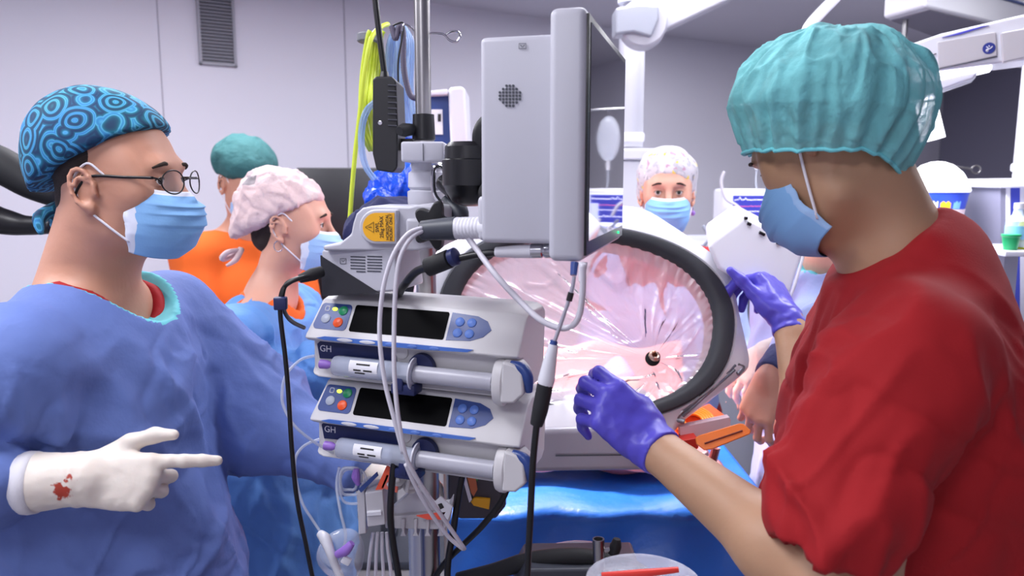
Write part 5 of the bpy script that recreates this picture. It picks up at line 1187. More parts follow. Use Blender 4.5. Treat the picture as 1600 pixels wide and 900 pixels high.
for x, y, w_, a in ((1165, 341, 5, .1), (1170, 350, 7, .45), (1190, 365, 11, .5), (1216, 380, 8, .45)):
    b = MB(); c = fpl.hit(x, y) + nf * .001; d_ = fpl.r * math.cos(a) - fpl.u * math.sin(a); b.tube([c - d_ * w_ * .0006, c + d_ * w_ * .0006], .0036, 12, smoothp=False); b.out('slot', BLACK, t)
# ---- operating table behind the ring with the lit, draped field
t = thing('operating_table', 'operating table wrapped in glossy blue drape under the ring', 'table', (.10, 1.9, 0))
b = MB(); b.box((.20, 1.93, .86), (.68, .56, .05), None, .01); b.out('tabletop', SILVER, t)
b = MB(); b.box((.10, 2.0, .45), (.30, .36, .80), None, .02); b.out('column', SILVER, t)
b = MB(); b.box((.10, 1.98, .04), (.7, .5, .08), None, .02); b.out('base', SILVER, t)
DR = M('drape_blue_glossy', (32, 118, 222), .42, bump=(6, .8, .02), spec=.7, var=.08)
def drape(u, v):
    x = -.14 + u * .72; y = 1.56 - .05 * math.sin(v * 2.4); z = .98 - v * .72
    if v < .18: k = v / .18; y = 2.24 - k * .66; z = .905 + .0 * k
    else: k = (v - .18) / .82; y = 1.575 - .07 * math.sin(k * 1.6) ; z = .90 - k * .62
    w_ = .02 * math.sin(x * 16 + 2 * math.sin(v * 3)) * max(0, v - .2) + .016 * math.sin(v * 17 + x * 3.2) * (1 if v > .2 else .2) + .008 * math.sin(x * 33 + v * 9)
    return V((x, y - w_, z + (.004 * math.sin(x * 20) if v < .18 else 0)))
tag(MB().grid(drape, 90, 70).out('surgical_drape', DR, ang=None, solid=.0015), 'glossy blue plastic drape hanging over the table below the ring', 'drape')
# lit pink field
PK = M('field_drape_pink', (240, 172, 168), .7, bump=(20, .5, .01)); 
def fld(u, v):
    x = -.20 + u * .70; y = 1.73 + v * .50; z = .95 + .10 * math.sin(PI * min(1, v * 1.1)) * math.sin(PI * u) + .012 * math.sin(x * 26 + y * 9) + .008 * math.sin(y * 40)
    if v > .8: z += (v - .8) * .9
    return V((x, y, z))
tag(MB().grid(fld, 60, 50).out('field_sheet', PK, ang=None, solid=.002), 'brightly lit pink sheet beneath the clear film', 'sheet')
b = MB(); b.sphere((.27, 1.84, 1.0), (.13, .12, .10)); q = b.out('wrapped_bundle', M('towel_salmon', (236, 128, 116), .8, bump=(14, .8, .02)), ang=None); tag(q, 'salmon wrapped bundle glowing under the film at the right of the oval window', 'bundle')
# second silver wedge of instrument trays to the right below the ring
t = thing('instrument_tray', 'orange acrylic tray arm with slotted paddle below right of the ring', 'tray', P(1110, 690, 1.55))
tp = Plane(P(1110, 672, 1.58), (1, -.18, 0), (0, 1, .42))
b = MB(); b.prism([tp.hit(x, y) for x, y in [(1040, 690), (1052, 655), (1108, 630), (1142, 655), (1132, 664), (1060, 700)]], V((0, 0, -.012))); b.out('tray', ORP, t, bev=.002)
b = MB(); b.prism([P(1062, 668, 1.5), P(1140, 652, 1.5), P(1142, 666, 1.5), P(1064, 690, 1.5)], V((0, .02, 0))); b.out('edge_strip', M('strip_pinkish', (240, 214, 220), .3), t)
b = MB(); b.prism([P(1056, 690, 1.47), P(1090, 684, 1.47), P(1092, 700, 1.47), P(1078, 712, 1.47)], V((0, .04, 0))); b.out('bracket', REDP, t, bev=.002)
pp = Plane(P(1130, 683, 1.44), (1, -.22, .10), (0, .5, .8))
pts = [pp.hit(x, y) for x, y in [(1086, 684), (1092, 680), (1155, 661), (1162, 662), (1173, 672), (1172, 678), (1112, 702), (1100, 703), (1088, 694)]]
b = MB(); b.prism(pts, pp.n * -.005 if pp.n.y < 0 else pp.n * .005); b.out('paddle', M('paddle_orange', (250, 130, 50), .3), t, bev=.002)
nn = pp.n if pp.n.y < 0 else -pp.n
b = MB(); b.tube([pp.hit(1101, 693) + nn * .001, pp.hit(1160, 673) + nn * .001], .0016, 8, smoothp=False); b.out('paddle_slot', M('slot_dark_red', (110, 30, 20), .5), t)
t = thing('tubing_coil', 'coil of orange tubing lying on the orange tray by the ring', 'coil', P(1090, 660, 1.6))
for k in range(5):
    b = MB(); c = P(1084, 662, 1.60); r_ = .022 + k * .006
    b.tube([c + V((math.cos(a) * r_, math.sin(a) * r_ * .9, .006 + math.sin(a) * r_ * .40)) for a in np.linspace(0, 2 * PI, 28, endpoint=False)], .0034, 8, smoothp=False, closed=True); b.out('loop', M('tube_orange', (250, 150, 40), .3), t, ang=None)
t = thing('stand_frame', 'white and red metal stand legs under the orange tray', 'stand', P(1110, 900, 1.6))
b = MB(); b.tube([P(1118, 700, 1.62), P(1102, 760, 1.62), P(1080, 830, 1.62), P(1060, 900, 1.62) - V((0, 0, .0))], .009, 10, smoothp=False); b.out('leg', M('leg_red_brown', (150, 70, 62), .35), t)
b = MB(); b.tube([P(1124, 700, 1.62), P(1108, 758, 1.62), P(1096, 800, 1.62), P(1070, 960, 1.62)], .003, 8, smoothp=False); b.out('edge', WHITE_S, t)
b = MB(); b.tube([P(1072, 724, 1.6), P(1106, 708, 1.6)], .006, 8, smoothp=False); b.out('crossbar', WHITE_S, t)
b = MB(); b.tube([P(1075, 745, 1.6), P(1100, 735, 1.6)], .012, 8, smoothp=False); b.out('crossbar', REDP, t)
b = MB(); b.tube([P(1060, 900, 1.62), V((P(1060, 900, 1.62).x, 1.62, .02))], .012, 10, smoothp=False); b.out('post', SILVER, t)
# ================================================================== ceiling pendants
def prism_px(pts, Y, dep, name, m, t, bev=.01, slant=(0, 0, 0)):
    b = MB(); b.prism([P(x, y, Y) for x, y in pts], V((slant[0], dep, slant[2]))); return b.out(name, m, t, bev=bev, seg=3)
t = thing('ceiling_pendant', 'white column pendant with rounded arm joint, behind the monitor', 'pendant', P(985, 238, 3.6))
Yp = 3.55; c = P(984, 230, Yp); zb_ = c.z
MB().cyl((c.x, c.y, zb_), (c.x, c.y, CEIL), .058, 32).out('column', PLAS_G, t)
MB().lathe([(.062, 0), (.066, .01), (.066, .03), (.062, .04)], P(984, 222, Yp), Z3).out('collar', WHITE_S, t)
j = P(998, 36, 3.2)
b = MB(); b.lathe([(.0, 0), (.085, .0), (.092, .008), (.092, .12), (.085, .128), (0, .128)], P(1006, 34, 3.08), (.1, 1, 0), 36, ref=(1, 0, 0)); b.out('joint', PLAS_G, t)
prism_px([(962, 12), (1000, 6), (1030, 8), (1030, 30), (1018, 58), (990, 50), (962, 54)], 3.06, .12, 'joint_cover', M('joint_cover_grey', (160, 164, 176), .4), t)
b = MB(); b.prism([P(1020, -10, 3.1), P(1150, -55, 3.1), P(1150, -5, 3.1), P(1032, 50, 3.1)], V((0, .12, 0))); b.out('arm', PLAS_G, t, bev=.01, seg=3)
MB().cyl(P(985, 5, 3.14), V((P(985, 5, 3.14).x, 3.14, CEIL)), .05, 24).out('spigot', WHITE_S, t)
b = MB(); b.tube([V((P(984, 0, Yp).x, Yp, CEIL - .05)), P(985, 20, 3.14)], .03, 12, smoothp=False); b.out('link', WHITE_S, t)
t = thing('service_head', 'boxy white service cabinet under the pendant column behind the floral-capped person', 'cabinet', P(990, 420, 3.6))
prism_px([(900, 240), (905, 232), (1062, 232), (1068, 240), (1068, 250), (900, 250)], 3.42, .42, 'top', WHITE_S, t)
prism_px([(903, 250), (1064, 250), (1064, 420), (903, 420)], 3.44, .38, 'body', PLAS_W, t)
a = P(903, 420, 3.44); b_ = P(1064, 420, 3.44); MB().box(((a.x + b_.x) / 2, 3.63, a.z / 2), (.28, .25, a.z)).out('plinth', PLAS_G, t)
# curved white tube lamp arm behind the turquoise cap
t = thing('lamp_arm_tube', 'bent white tubular arm rising from behind the turquoise cap', 'lamp arm', P(1258, 65, 2.2))
MB().tube([P(1246, 130, 2.25), P(1256, 70, 2.25), P(1262, 46, 2.25), P(1278, 25, 2.25), P(1310, -8, 2.25), P(1350, -48, 2.25)], .0155, 16).out('tube', WHITE_S, t, ang=None)
MB().cyl(P(1246, 130, 2.25), P(1243, 150, 2.25), .025, 16).out('end_socket', WHITE_S, t)
MB().cyl(P(1350, -48, 2.25), V((P(1350, -48, 2.25).x, 2.25, CEIL)), .02, 16).out('drop', WHITE_S, t)
# ceiling-hung box with blue stripe
t = thing('ceiling_box', 'grey and white ceiling-hung equipment box with thin blue stripe, top right', 'ceiling unit', P(1500, 10, 2.9))
ptsb = [P(1378, 28, 2.7), P(1446, 11, 3.0), P(1560, 40, 2.45), P(1490, 58, 2.2)]
b = MB(); zlo = P(1378, 28, 2.7).z
base = [V((x, y, zlo)) for x, y in ((1.30, 2.70), (1.62, 3.02), (1.98, 2.50), (1.62, 2.12))]
def Pz(px, py, z): d = ray(px, py); return V((0, 0, CZ)) + d * ((z - CZ) / d.z)
zlo = 2.22
base = [Pz(1380, 29, zlo), Pz(1446, 11, zlo), Pz(1600, 48, zlo), Pz(1600, 110, zlo)]
b.prism(base, V((0, 0, .16))); b.out('housing', PLAS_W, t, bev=.012, seg=3)
b = MB(); q0, q1 = Pz(1446, 11, zlo) + V((0, -.005, .1)), Pz(1600, 48, zlo) + V((0, -.005, .1)); b.tube([q0, q1], .006, 8, smoothp=False); b.out('blue_stripe', NAVY, t)
b = MB(); b.prism([p.lerp(sum(base, V()) / 4, .08) - V((0, 0, .003)) for p in base], V((0, 0, .004))); b.out('underside', M('underside_grey', (120, 118, 132), .5), t)
# horizontal beam with blue round mark, lamps beneath
t = thing('boom_beam', 'grey ceiling boom beam with round blue emblem at the right edge', 'boom', P(1500, 110, 2.0))
BP = Plane(P(1500, 80, 1.95), (1, -.55, .0), (0, 0, 1)); bn = BP.n if BP.n.y < 0 else -BP.n
def bpts(l, d=0): return [BP.hit(x, y) + bn * d for x, y in l]
b = MB(); b.prism(bpts([(1395, 78), (1470, 52), (1600, 22), (1690, 2), (1690, 60), (1600, 94), (1466, 111), (1405, 102)]), -bn * .14); b.out('beam', PLAS_W, t, bev=.008, seg=3)
b = MB(); b.prism(bpts([(1465, 66), (1556, 50), (1558, 88), (1466, 108)], .006), -bn * .02); b.out('side_panel', M('panel_warm_grey', (186, 182, 186), .4), t, bev=.003)
b = MB(); b.prism(bpts([(1563, 52), (1690, 28), (1690, 72), (1566, 99)], .010), -bn * .03); b.out('side_panel', M('panel_warm_grey_2', (190, 186, 190), .4), t, bev=.004)
b = MB(); b.tube(bpts([(1465, 109), (1558, 89)], .007), .0012, 6, smoothp=False); b.tube(bpts([(1412, 104), (1463, 84)], .003), .0012, 6, smoothp=False); b.out('seam', PLAS_D, t, ang=None)
b = MB(); b.prism(bpts([(1472, 59), (1535, 41), (1545, 40), (1500, 54)], .004), -bn * .005); b.out('blue_stripe', M('stripe_violet_blue', (70, 70, 190), .4), t)
em = BP.mat(); ec = BP.hit(1545, 76); b = MB(); b.lathe([(0.0, .0), (.0135, .0), (.0135, .0012), (0, .0013)], ec + bn * .006, bn, 28); eb = b.out('emblem', M('emblem_blue', (30, 44, 130), .4), t)
def ep(x, z): return ec + BP.r * x + BP.u * z + bn * .0078
b = MB(); b.tube([ep(-.006, .004), ep(-.002, .001), ep(.0, -.002), ep(.004, .0), ep(.007, .004)], .0012, 6); b.sphere(ep(-.003, -.005), (.004, .0012, .004), u=12, v=8); b.tube([ep(-.001, .006), ep(.002, .003)], .0010, 6, smoothp=False); b.out('emblem_mark', WHITE_S, eb, ang=None)
# light head under the beam
LIT = M('lamp_diffuser_lit', (255, 255, 255), .4, emit=(240, 240, 255), es=3.0)
t = thing('surgical_light', 'blown-out white surgical light head hanging under the boom beam', 'surgical light', P(1450, 215, 2.05))
b = MB(); b.prism(bpts([(1404, 106), (1462, 88), (1466, 112), (1548, 97), (1552, 104), (1470, 124), (1412, 128)], -.01), -bn * .10); b.out('light_bar', LIT, t, bev=.004)
b = MB(); b.prism(bpts([(1420, 126), (1500, 112), (1530, 110), (1520, 122), (1440, 150), (1424, 142)], -.02), -bn * .09); b.out('housing', WHITE_S, t, bev=.006)
MB().cyl(P(1444, 146, 2.08), P(1458, 218, 2.08), .024, 28, .030).out('handle', M('handle_white_painted_glow', (244, 244, 250), .3, emit=(230, 230, 250), es=.5), t)  # handle's slight emission stands in for bright light falling on it
MB().lathe([(.020, 0), (.034, .004), (.034, .012), (.022, .02)], P(1443, 160, 2.08), (-.1, 0, 1), 28).out('handle_collar', WHITE_S, t)
area('surgical_light_beam', P(1440, 140, 2.12) + V((0, 0, -.02)), (0, math.radians(-20), 0), .2, .2, 10)
# domed white device
t = thing('domed_device', 'white domed device, lamplight put in as glow, with blue sticker band behind the red shoulder', 'device', P(1470, 345, 2.4))
c = P(1462, 300, 2.35); c.x += .0; s_ = 2.35 / 1200
DW = M('dome_white_painted_glow', (250, 250, 255), .3, emit=(240, 242, 255), es=.9)  # emission puts overexposing lamplight into the dome's colour; the dome is no lamp
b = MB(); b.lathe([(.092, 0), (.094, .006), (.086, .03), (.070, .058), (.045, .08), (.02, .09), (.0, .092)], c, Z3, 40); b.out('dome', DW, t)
b = MB(); b.lathe([(.080, 0), (.086, .03), (.090, .052)], c + V((0, 0, -.052)), Z3, 40); b.out('band', M('band_blue', (40, 70, 190), .35), t)
b = MB(); b.lathe([(.06, 0), (.078, .012), (.082, .04)], c + V((0, 0, -.09)), Z3, 40); b.out('base_ring', M('base_pink_white', (236, 214, 220), .4), t)
for a0_, w_, mm in ((-1.9, .35, YEL), (-2.25, .28, PAPER), (-1.45, .3, M('sticker_cyan', (120, 180, 235), .4))):
    b = MB(); b.grid(lambda u, v: c + V((math.cos(a0_ + w_ * u) * (.0815 + .006 * v), math.sin(a0_ + w_ * u) * (.0815 + .006 * v), -.048 + .038 * v)), 8, 4); b.out('sticker', mm, t, ang=None)
MB().cyl((c.x, c.y, .05), (c.x, c.y, c.z - .08), .03, 20).out('stand', SILVER, t); MB().lathe([(.11, 0), (.11, .02), (.05, .05)], (c.x, c.y, 0), Z3, 32).out('foot', SILVER, t)
t = thing('bracket_hook', 'small steel ring hook standing out from the dark wall', 'hook', P(1510, 262, 3.0))
MB().tube([P(1488, 260, 3.0), P(1518, 264, 3.0)], .004, 8, smoothp=False).out('rod', STEEL, t)
MB().tube([P(1525 + 7 * math.cos(a), 265 + 6 * math.sin(a), 3.0) for a in np.linspace(0, 2 * PI, 14, endpoint=False)], .003, 8, closed=True).out('ring', STEEL, t, ang=None)
MB().cyl(P(1488, 260, 3.0), P(1484, 260, 3.0) + V((0, 0, -.0)), .012, 12).out('boss', STEEL, t)
MB().tube([P(1486, 260, 3.0), V((P(1486, 260, 3.0).x, 3.0, .03))], .012, 12, smoothp=False).out('post', STEEL, t); MB().lathe([(.18, 0), (.18, .02), (.03, .04)], (P(1486, 260, 3.0).x, 3.0, 0)).out('foot', STEEL, t)
# supply cabinet at the right edge
t = thing('supply_cabinet', 'white and blue framed supply cabinet at the far right edge', 'cabinet', P(1575, 420, 2.3))
prism_px([(1562, 286), (1568, 280), (1680, 278), (1680, 292), (1562, 294)], 2.25, .35, 'top', WHITE_S, t, bev=.006)
for x0, x1, mm in ((1563, 1573, M('glass_grey', (120, 120, 140), .3)), (1573, 1579, WHITE_S), (1579, 1594, M('panel_royal', (66, 76, 180), .4)), (1594, 1678, M('panel_white_grey', (205, 205, 220), .4))):
    prism_px([(x0, 293), (x1, 293), (x1, 560), (x0, 560)], 2.27 + (.0 if mm is WHITE_S else .004), .3, 'front_panel', mm, t, bev=.001)
a, b_ = P(1546, 560, 2.27), P(1660, 560, 2.27); MB().box(((a.x + b_.x) / 2, 2.43, a.z / 2), (b_.x - a.x, .28, a.z)).out('plinth', PLAS_G, t)
t = thing('pendant_column', 'pale vertical service column rising above the supply cabinet', 'pendant', P(1595, 280, 2.4))
MB().cyl(P(1602, 278, 2.42), V((P(1602, 278, 2.42).x, 2.42, CEIL)), .035, 24).out('column', WHITE_S, t); MB().lathe([(.037, 0), (.040, .005), (.040, .02), (.037, .025)], P(1602, 268, 2.42)).out('collar', PLAS_W, t)
for nm, lab, x, y, h_, r_, m_, capm_ in (('bottle', 'clear bottle with pale blue label on the right-edge cabinet front shelf', 1587, 385, .10, .028, M('bottle_clear', (200, 215, 232), .15, alpha=.6), PLAS_W), ('bottle', 'lime yellow bottle at the right edge beside the clear bottle', 1598, 390, .09, .018, M('bottle_lime', (220, 220, 40), .35), BLACK)):
    t = thing(nm, lab, 'bottle', P(x, y, 2.05)); c = P(x, y, 2.05)
    b = MB(); b.lathe([(r_ * .9, 0), (r_, .004), (r_, h_ * .68), (r_ * .5, h_ * .85), (r_ * .4, h_)], c, Z3, 24); b.out('body', m_, t); b = MB(); b.lathe([(r_ * .45, 0), (r_ * .45, .015), (0, .016)], c + V((0, 0, h_)), Z3, 20); b.out('cap', capm_, t)
    if r_ > .02: b = MB(); b.lathe([(r_ * 1.01, .02), (r_ * 1.01, .055)], c, Z3, 24); b.out('label', M('label_cyan', (130, 190, 225), .5), t)
t = thing('shelf', 'narrow white shelf holding bottles and tubs at the right edge', 'shelf', P(1590, 392, 2.0)); a = P(1570, 391, 2.0)
MB().box((a.x + .14, 2.1, a.z - .008), (.30, .24, .014), None, .002).out('board', WHITE_S, t); MB().box((a.x + .14, 2.2, a.z / 2), (.04, .03, a.z - .02)).out('upright', PLAS_G, t)
MB().box((a.x + .14, 2.02, .62), (.28, .02, .50)).out('lower_panel', PLAS_W, t)
t = thing('tub', 'small green tub on the right-edge shelf', 'tub', P(1574, 390, 2.03)); b = MB(); b.lathe([(.016, 0), (.021, .035), (.023, .037), (.023, .042), (0, .043)], P(1578, 391, 2.02) + V((0, 0, -.0)), Z3, 24); b.out('tub_body', M('tub_green', (20, 150, 90), .4), t)
# white tubular frame and blue sheet, bottom right
t = thing('rail_frame', 'pinkish white tubular rail frame at the lower right edge', 'rail', P(1590, 900, 1.25))
for (x0, y0, x1, y1, r_) in ((1592, 545, 1572, 900, .011), (1604, 640, 1592, 900, .007), (1590, 598, 1610, 596, .012)):
    a, b_ = P(x0, y0, 1.28), P(x1, y1, 1.28); b_ = V((a.x if abs(y0 - y1) > 20 else b_.x, 1.28, .05 if abs(y0 - y1) > 20 else b_.z)); MB().tube([a, b_], r_, 14, smoothp=False).out('rail' if r_ != .012 else 'clamp', M('rail_enamel', (225, 205, 212), .3), t)
MB().cyl(P(1592, 598, 1.268), P(1592, 598, 1.262), .006, 12).out('screw', STEEL, t)
b = MB(); a = P(1540, 740, 1.5); b.grid(lambda u, v: V((a.x + u * .35, 1.5 + .02 * math.sin(u * 18) + (.03 if v < .1 else 0), a.z - v * .62)), 30, 20); tag(b.out('hanging_sheet', M('sheet_royal_blue', (30, 60, 215), .5, bump=(20, .5, .01)), ang=None, solid=.003), 'royal blue sheet hanging behind the white rail frame', 'sheet')
t = thing('trolley', 'low white trolley top carrying the royal blue sheet', 'trolley', (a.x + .25, 1.58, 0)); MB().box((a.x + .25, 1.58, a.z + .0), (.40, .12, .03), None, .004).out('top', WHITE_S, t)
for sx in (-1, 1):
    for sy in (-1, 1): MB().cyl((a.x + .25 + sx * .17, 1.58 + sy * .04, 0), (a.x + .25 + sx * .17, 1.58 + sy * .04, a.z - .012), .012, 12).out('leg', SILVER, t)
# ================================================================== bedside monitor with waveforms, worktop, drip bag (middle right)
t = thing('work_counter', 'cluttered pale worktop carrying the lit waveform monitor', 'counter', P(1150, 385, 2.9))
a, c = P(1080, 381, 2.95), P(1262, 381, 2.95); zt_ = P(1160, 381, 2.85).z
MB().box(((a.x + c.x) / 2, 3.10, zt_ - .02), (c.x - a.x + .1, .5, .035), None, .004).out('worktop', M('worktop_grey', (176, 178, 194), .4), t)
for sx in (-1, 1): MB().box(((a.x + c.x) / 2 + sx * (c.x - a.x) * .45, 3.12, (zt_ - .04) / 2), (.04, .4, zt_ - .04)).out('side_panel', PLAS_G, t)
MB().box(((a.x + c.x) / 2, 3.3, (zt_ - .04) / 2 + .1), (c.x - a.x, .02, zt_ - .3)).out('back_panel', PLAS_G, t)
def wave_monitor(loc, name, lab, w_=.20, h_=.19, rz=0):
    t = thing(name, lab, 'monitor', loc); x, y, z = loc
    MB().box((x, y + .06, z + h_ / 2), (w_, .12, h_), None, .012, 3).out('casing', WHITE_S, t)
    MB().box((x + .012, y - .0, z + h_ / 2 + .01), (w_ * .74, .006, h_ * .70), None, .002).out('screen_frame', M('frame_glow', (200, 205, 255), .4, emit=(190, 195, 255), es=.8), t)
    s0 = MB().box((x + .012, y - .004, z + h_ / 2 + .01), (w_ * .70, .004, h_ * .64)).out('screen', M('screen_navy_lit', (40, 45, 130), .3, emit=(60, 62, 170), es=.8), t)
    def tr_(z0, amp, m, f, seed):
        random.seed(seed); b = MB(); pts = []
        for i in range(26):
            u = i / 25; pts.append(V((x + .012 - w_ * .33 + u * w_ * .66, y - .0065, z0 + amp * (random.random() ** 3 if i % f == 0 else .1))))
        b.tube(pts, .0010, 4, smoothp=False); b.out('waveform', m, s0, ang=None)
    WV = M('wave_white', (230, 230, 255), .4, emit=(225, 225, 255), es=2); WR = M('wave_pink', (230, 110, 140), .4, emit=(230, 90, 130), es=1.2)
    tr_(z + h_ * .78, .020, WV, 4, 1); tr_(z + h_ * .66, .004, WR, 3, 2); tr_(z + h_ * .56, .006, WV, 5, 3); tr_(z + h_ * .42, .010, WV, 3, 5)
    MB().box((x + .012, y - .0065, z + h_ * .27), (w_ * .68, .002, h_ * .07)).out('status_bar', M('bar_white', (225, 228, 255), .4, emit=(210, 215, 255), es=1.6), s0)
    MB().box((x + .012 + w_ * .26, y - .0065, z + h_ * .52), (w_ * .16, .002, h_ * .36)).out('readout_panel', M('readout_lilac', (170, 175, 240), .4, emit=(160, 165, 240), es=1.2), s0)
    MB().box((x, y + .06, z - .004), (w_ * .6, .10, .012)).out('foot', PLAS_G, t)
mc = P(1168, 337, 2.88); wave_monitor((mc.x, 2.88, zt_ + .012), 'waveform_monitor', 'white bedside monitor with lit purple waveform screen on the worktop')
t = thing('cable_tangle', 'tangle of pale grey cables over the worktop beneath the waveform monitor', 'cables', P(1150, 370, 2.8))
random.seed(9)
for k in range(7):
    x0 = 1095 + k * 20; b = MB(); pts = [P(x0 + random.randint(-10, 10), 352 + random.randint(-8, 6), 2.83 - .01 * k), P(x0 + 14, 366 + random.randint(-5, 8), 2.80), P(x0 + 30, 356 + random.randint(-4, 12), 2.80), P(x0 + 24 + random.randint(-20, 10), 380, 2.79), P(x0 + random.randint(-20, 30), 402 + random.randint(0, 20), 2.79)]
    b.tube(pts, .006, 8); b.out('cable', CAB_W if k % 3 else M('cable_mid_grey', (130, 134, 150), .5), t, ang=None)
b = MB(); b.tube([P(1132, 268, 2.84), P(1127, 285, 2.84), P(1134, 310, 2.83), P(1152, 322, 2.82), P(1162, 340, 2.82)], .006, 8); b.out('cable', CAB_W, t, ang=None)
t = thing('drip_bag', 'clear drip bag hanging from a thin rail beyond the turquoise cap', 'drip bag', (.944, 3.0, 1.66))
BG = M('bag_clear', (226, 230, 242), .15, alpha=.55)
MB().sphere((.944, 3.0, 1.785), (.05, .018, .09)).out('bag', BG, t); MB().cyl((.944, 3.0, 1.66), (.944, 3.0, 1.70), .008, 12).out('port', PLAS_W, t); MB().tube([(.944, 3.0, 1.87), (.944, 3.0, 1.90)], .003, 6, smoothp=False).out('hanger', CHROME, t)
MB().tube([(.944, 3.0, 1.66), (.95, 3.0, 1.58), (1.0, 2.98, 1.50)], .003, 6).out('line', CLEAR, t, ang=None)
t = thing('hanging_rail', 'thin horizontal steel rail the drip bag hangs from', 'rail', (1.2, 3.0, 1.9))
MB().tube([(.85, 3.0, 1.90), (1.48, 3.0, 1.90)], .005, 8, smoothp=False).out('rail', CHROME, t); MB().tube([(1.48, 3.0, 1.895), (1.48, 3.0, CEIL)], .010, 10, smoothp=False).out('post', STEEL, t)
# dark wide display behind the pink-capped person
t = thing('wall_display', 'large dark switched-off display panel behind the pink-capped person', 'display', P(560, 330, 3.0))
a, c = P(462, 258, 3.2), P(720, 274, 3.25)
b = MB(); z1_, z0_ = P(520, 262, 3.2).z, P(520, 470, 3.2).z; b.box(((a.x + c.x) / 2, 3.24, (z0_ + z1_) / 2), (c.x - a.x, .05, z1_ - z0_), Mx.Rotation(.05, 4, 'Z'), .006); b.out('panel', M('display_dark', (24, 24, 30), .35), t)
MB().cyl(((a.x + c.x) / 2, 3.27, .03), ((a.x + c.x) / 2, 3.27, (z0_ + z1_) / 2), .04, 16).out('stand_post', PLAS_D, t); MB().box(((a.x + c.x) / 2, 3.27, .02), (.6, .5, .04), None, .01).out('stand_base', PLAS_D, t)
# blue and white device behind the pole
t = thing('pump_device', 'blue device with white rounded frame behind the pole top', 'device', P(700, 235, 2.6))
prism_px([(668, 150), (700, 148), (706, 150), (706, 240), (668, 240)], 2.42, .18, 'casing', NAVY, t, bev=.008)
prism_px([(700, 140), (704, 136), (722, 134), (727, 140), (731, 235), (704, 238)], 2.38, .22, 'side_frame', WHITE_S, t, bev=.010)
prism_px([(668, 142), (700, 139), (700, 148), (668, 149)], 2.38, .2, 'top_frame', WHITE_S, t, bev=.005)
prism_px([(671, 171), (691, 171), (692, 210), (672, 210)], 2.412, .006, 'label_plate', PAPER, t, bev=0)
a = P(698, 238, 2.5); MB().cyl((a.x, 2.5, .03), (a.x, 2.5, a.z), .025, 16).out('stand', STEEL, t); MB().lathe([(.22, 0), (.22, .02), (.04, .05)], (a.x, 2.5, 0)).out('foot', STEEL, t)
prism_px([(684, 178), (689, 178), (689, 190), (684, 190)], 2.410, .002, 'printed_mark', INK, bpy.data.objects['label_plate'], bev=0)
# black control box on its rod
t = thing('control_box', 'tall black ribbed electronics box hanging left of the steel pole', 'control box', P(600, 270, 1.28))
b = MB(); b.prism([P(582, 124, 1.26), P(587, 119, 1.26), P(612, 119, 1.26), P(619, 126, 1.26), P(622, 200, 1.26), P(621, 262, 1.26), P(614, 270, 1.26), P(588, 266, 1.26), P(582, 240, 1.26)], V((0, .09, 0))); b.out('case', M('box_black_satin', (24, 24, 28), .4), t, bev=.003, seg=3)
for i in range(8):
    y = 133 + i * 9; b = MB(); b.tube([P(606, y, 1.256), P(620, y + .6, 1.256)], .0012, 6, smoothp=False); b.out('rib', M('rib_grey', (70, 70, 78), .4), t)
b = MB(); b.lathe([(.0035, 0), (.0035, .0015), (.0018, .0018)], P(594, 192, 1.26), (0, -1, 0), 16); b.out('socket', CHROME, t)
b = MB(); b.tube([P(601, 119, 1.28), P(598, 95, 1.28), P(591, 40, 1.28), P(584, -20, 1.28), P(576, -80, 1.28)], .0050, 10); b.out('rod', BLACK, t, ang=None)
MB().cyl(P(601, 124, 1.27), P(600.5, 112, 1.27), .009, 14, .006).out('gland', BLACK, t)
MB().box(P(630, 225, 1.27) + V((0, .04, 0)), (.03, .03, .02)).out('side_bracket', BLACK, t)
# coiled hoses
t = thing('hose_coil', 'hank of lime green hose tied with grey band left of the pole', 'hose', P(580, 330, 1.6))
random.seed(5)
for k in range(7):
    x = 566 + k * 4.6 + random.uniform(-1, 1); x2 = 576 + k * 3.6
    b = MB(); b.tube([P(x2 + 2, 46 + random.randint(-3, 6), 1.55 + .01 * k), P(x2 - 2, 60, 1.55 + .01 * k), P(x, 110, 1.56 + .01 * k), P(x - 3, 160, 1.56), P(x - 2 + k, 205, 1.57 + .008 * k), P(x + 12, 235, 1.6)], .0045, 8); b.out('hose_loop', YGREEN, t, ang=None)
b = MB(); b.tube([P(606, 38, 1.62), P(596, 42, 1.58), P(580, 60, 1.54), P(570, 110, 1.53), P(562, 180, 1.53), P(555, 240, 1.53), P(549, 310, 1.53), P(545, 380, 1.53), P(545, 480, 1.55)], .0048, 8); b.out('hose_tail', YGREEN, t, ang=None)
b = MB(); c = P(587, 67, 1.59); b.lathe([(.023, 0), (.025, .002), (.025, .014), (.023, .016)], c + V((-.012, 0, 0)), (.05, 0, 1), 28, ref=(1, 0, 0), sy=1.3); b.out('tie_band', M('band_grey', (120, 122, 128), .7), t)
t = thing('tubing_hank', 'hank of clear blue tubing hanging behind the steel pole', 'tubing', P(630, 260, 1.6))
for k in range(12):
    x = 606 + k * 3.6; b = MB(); b.tube([P(618 + k * 1.6, 40 + (k % 3) * 3, 1.62 + .008 * (k % 4)), P(x, 70, 1.60 + .01 * (k % 4)), P(x - 2, 130, 1.60 + .01 * (k % 3)), P(x + 2, 180, 1.6 + .01 * (k % 5)), P(x + 4, 215, 1.62)], .0036, 8); b.out('tube_loop', BLUET, t, ang=None)
b = MB(); b.tube([P(596, 150, 1.5), P(572, 170, 1.5), P(563, 200, 1.5), P(563, 235, 1.5), P(570, 262, 1.5), P(584, 282, 1.5)], .0035, 8); b.out('tube_tail', BLUET, t, ang=None)
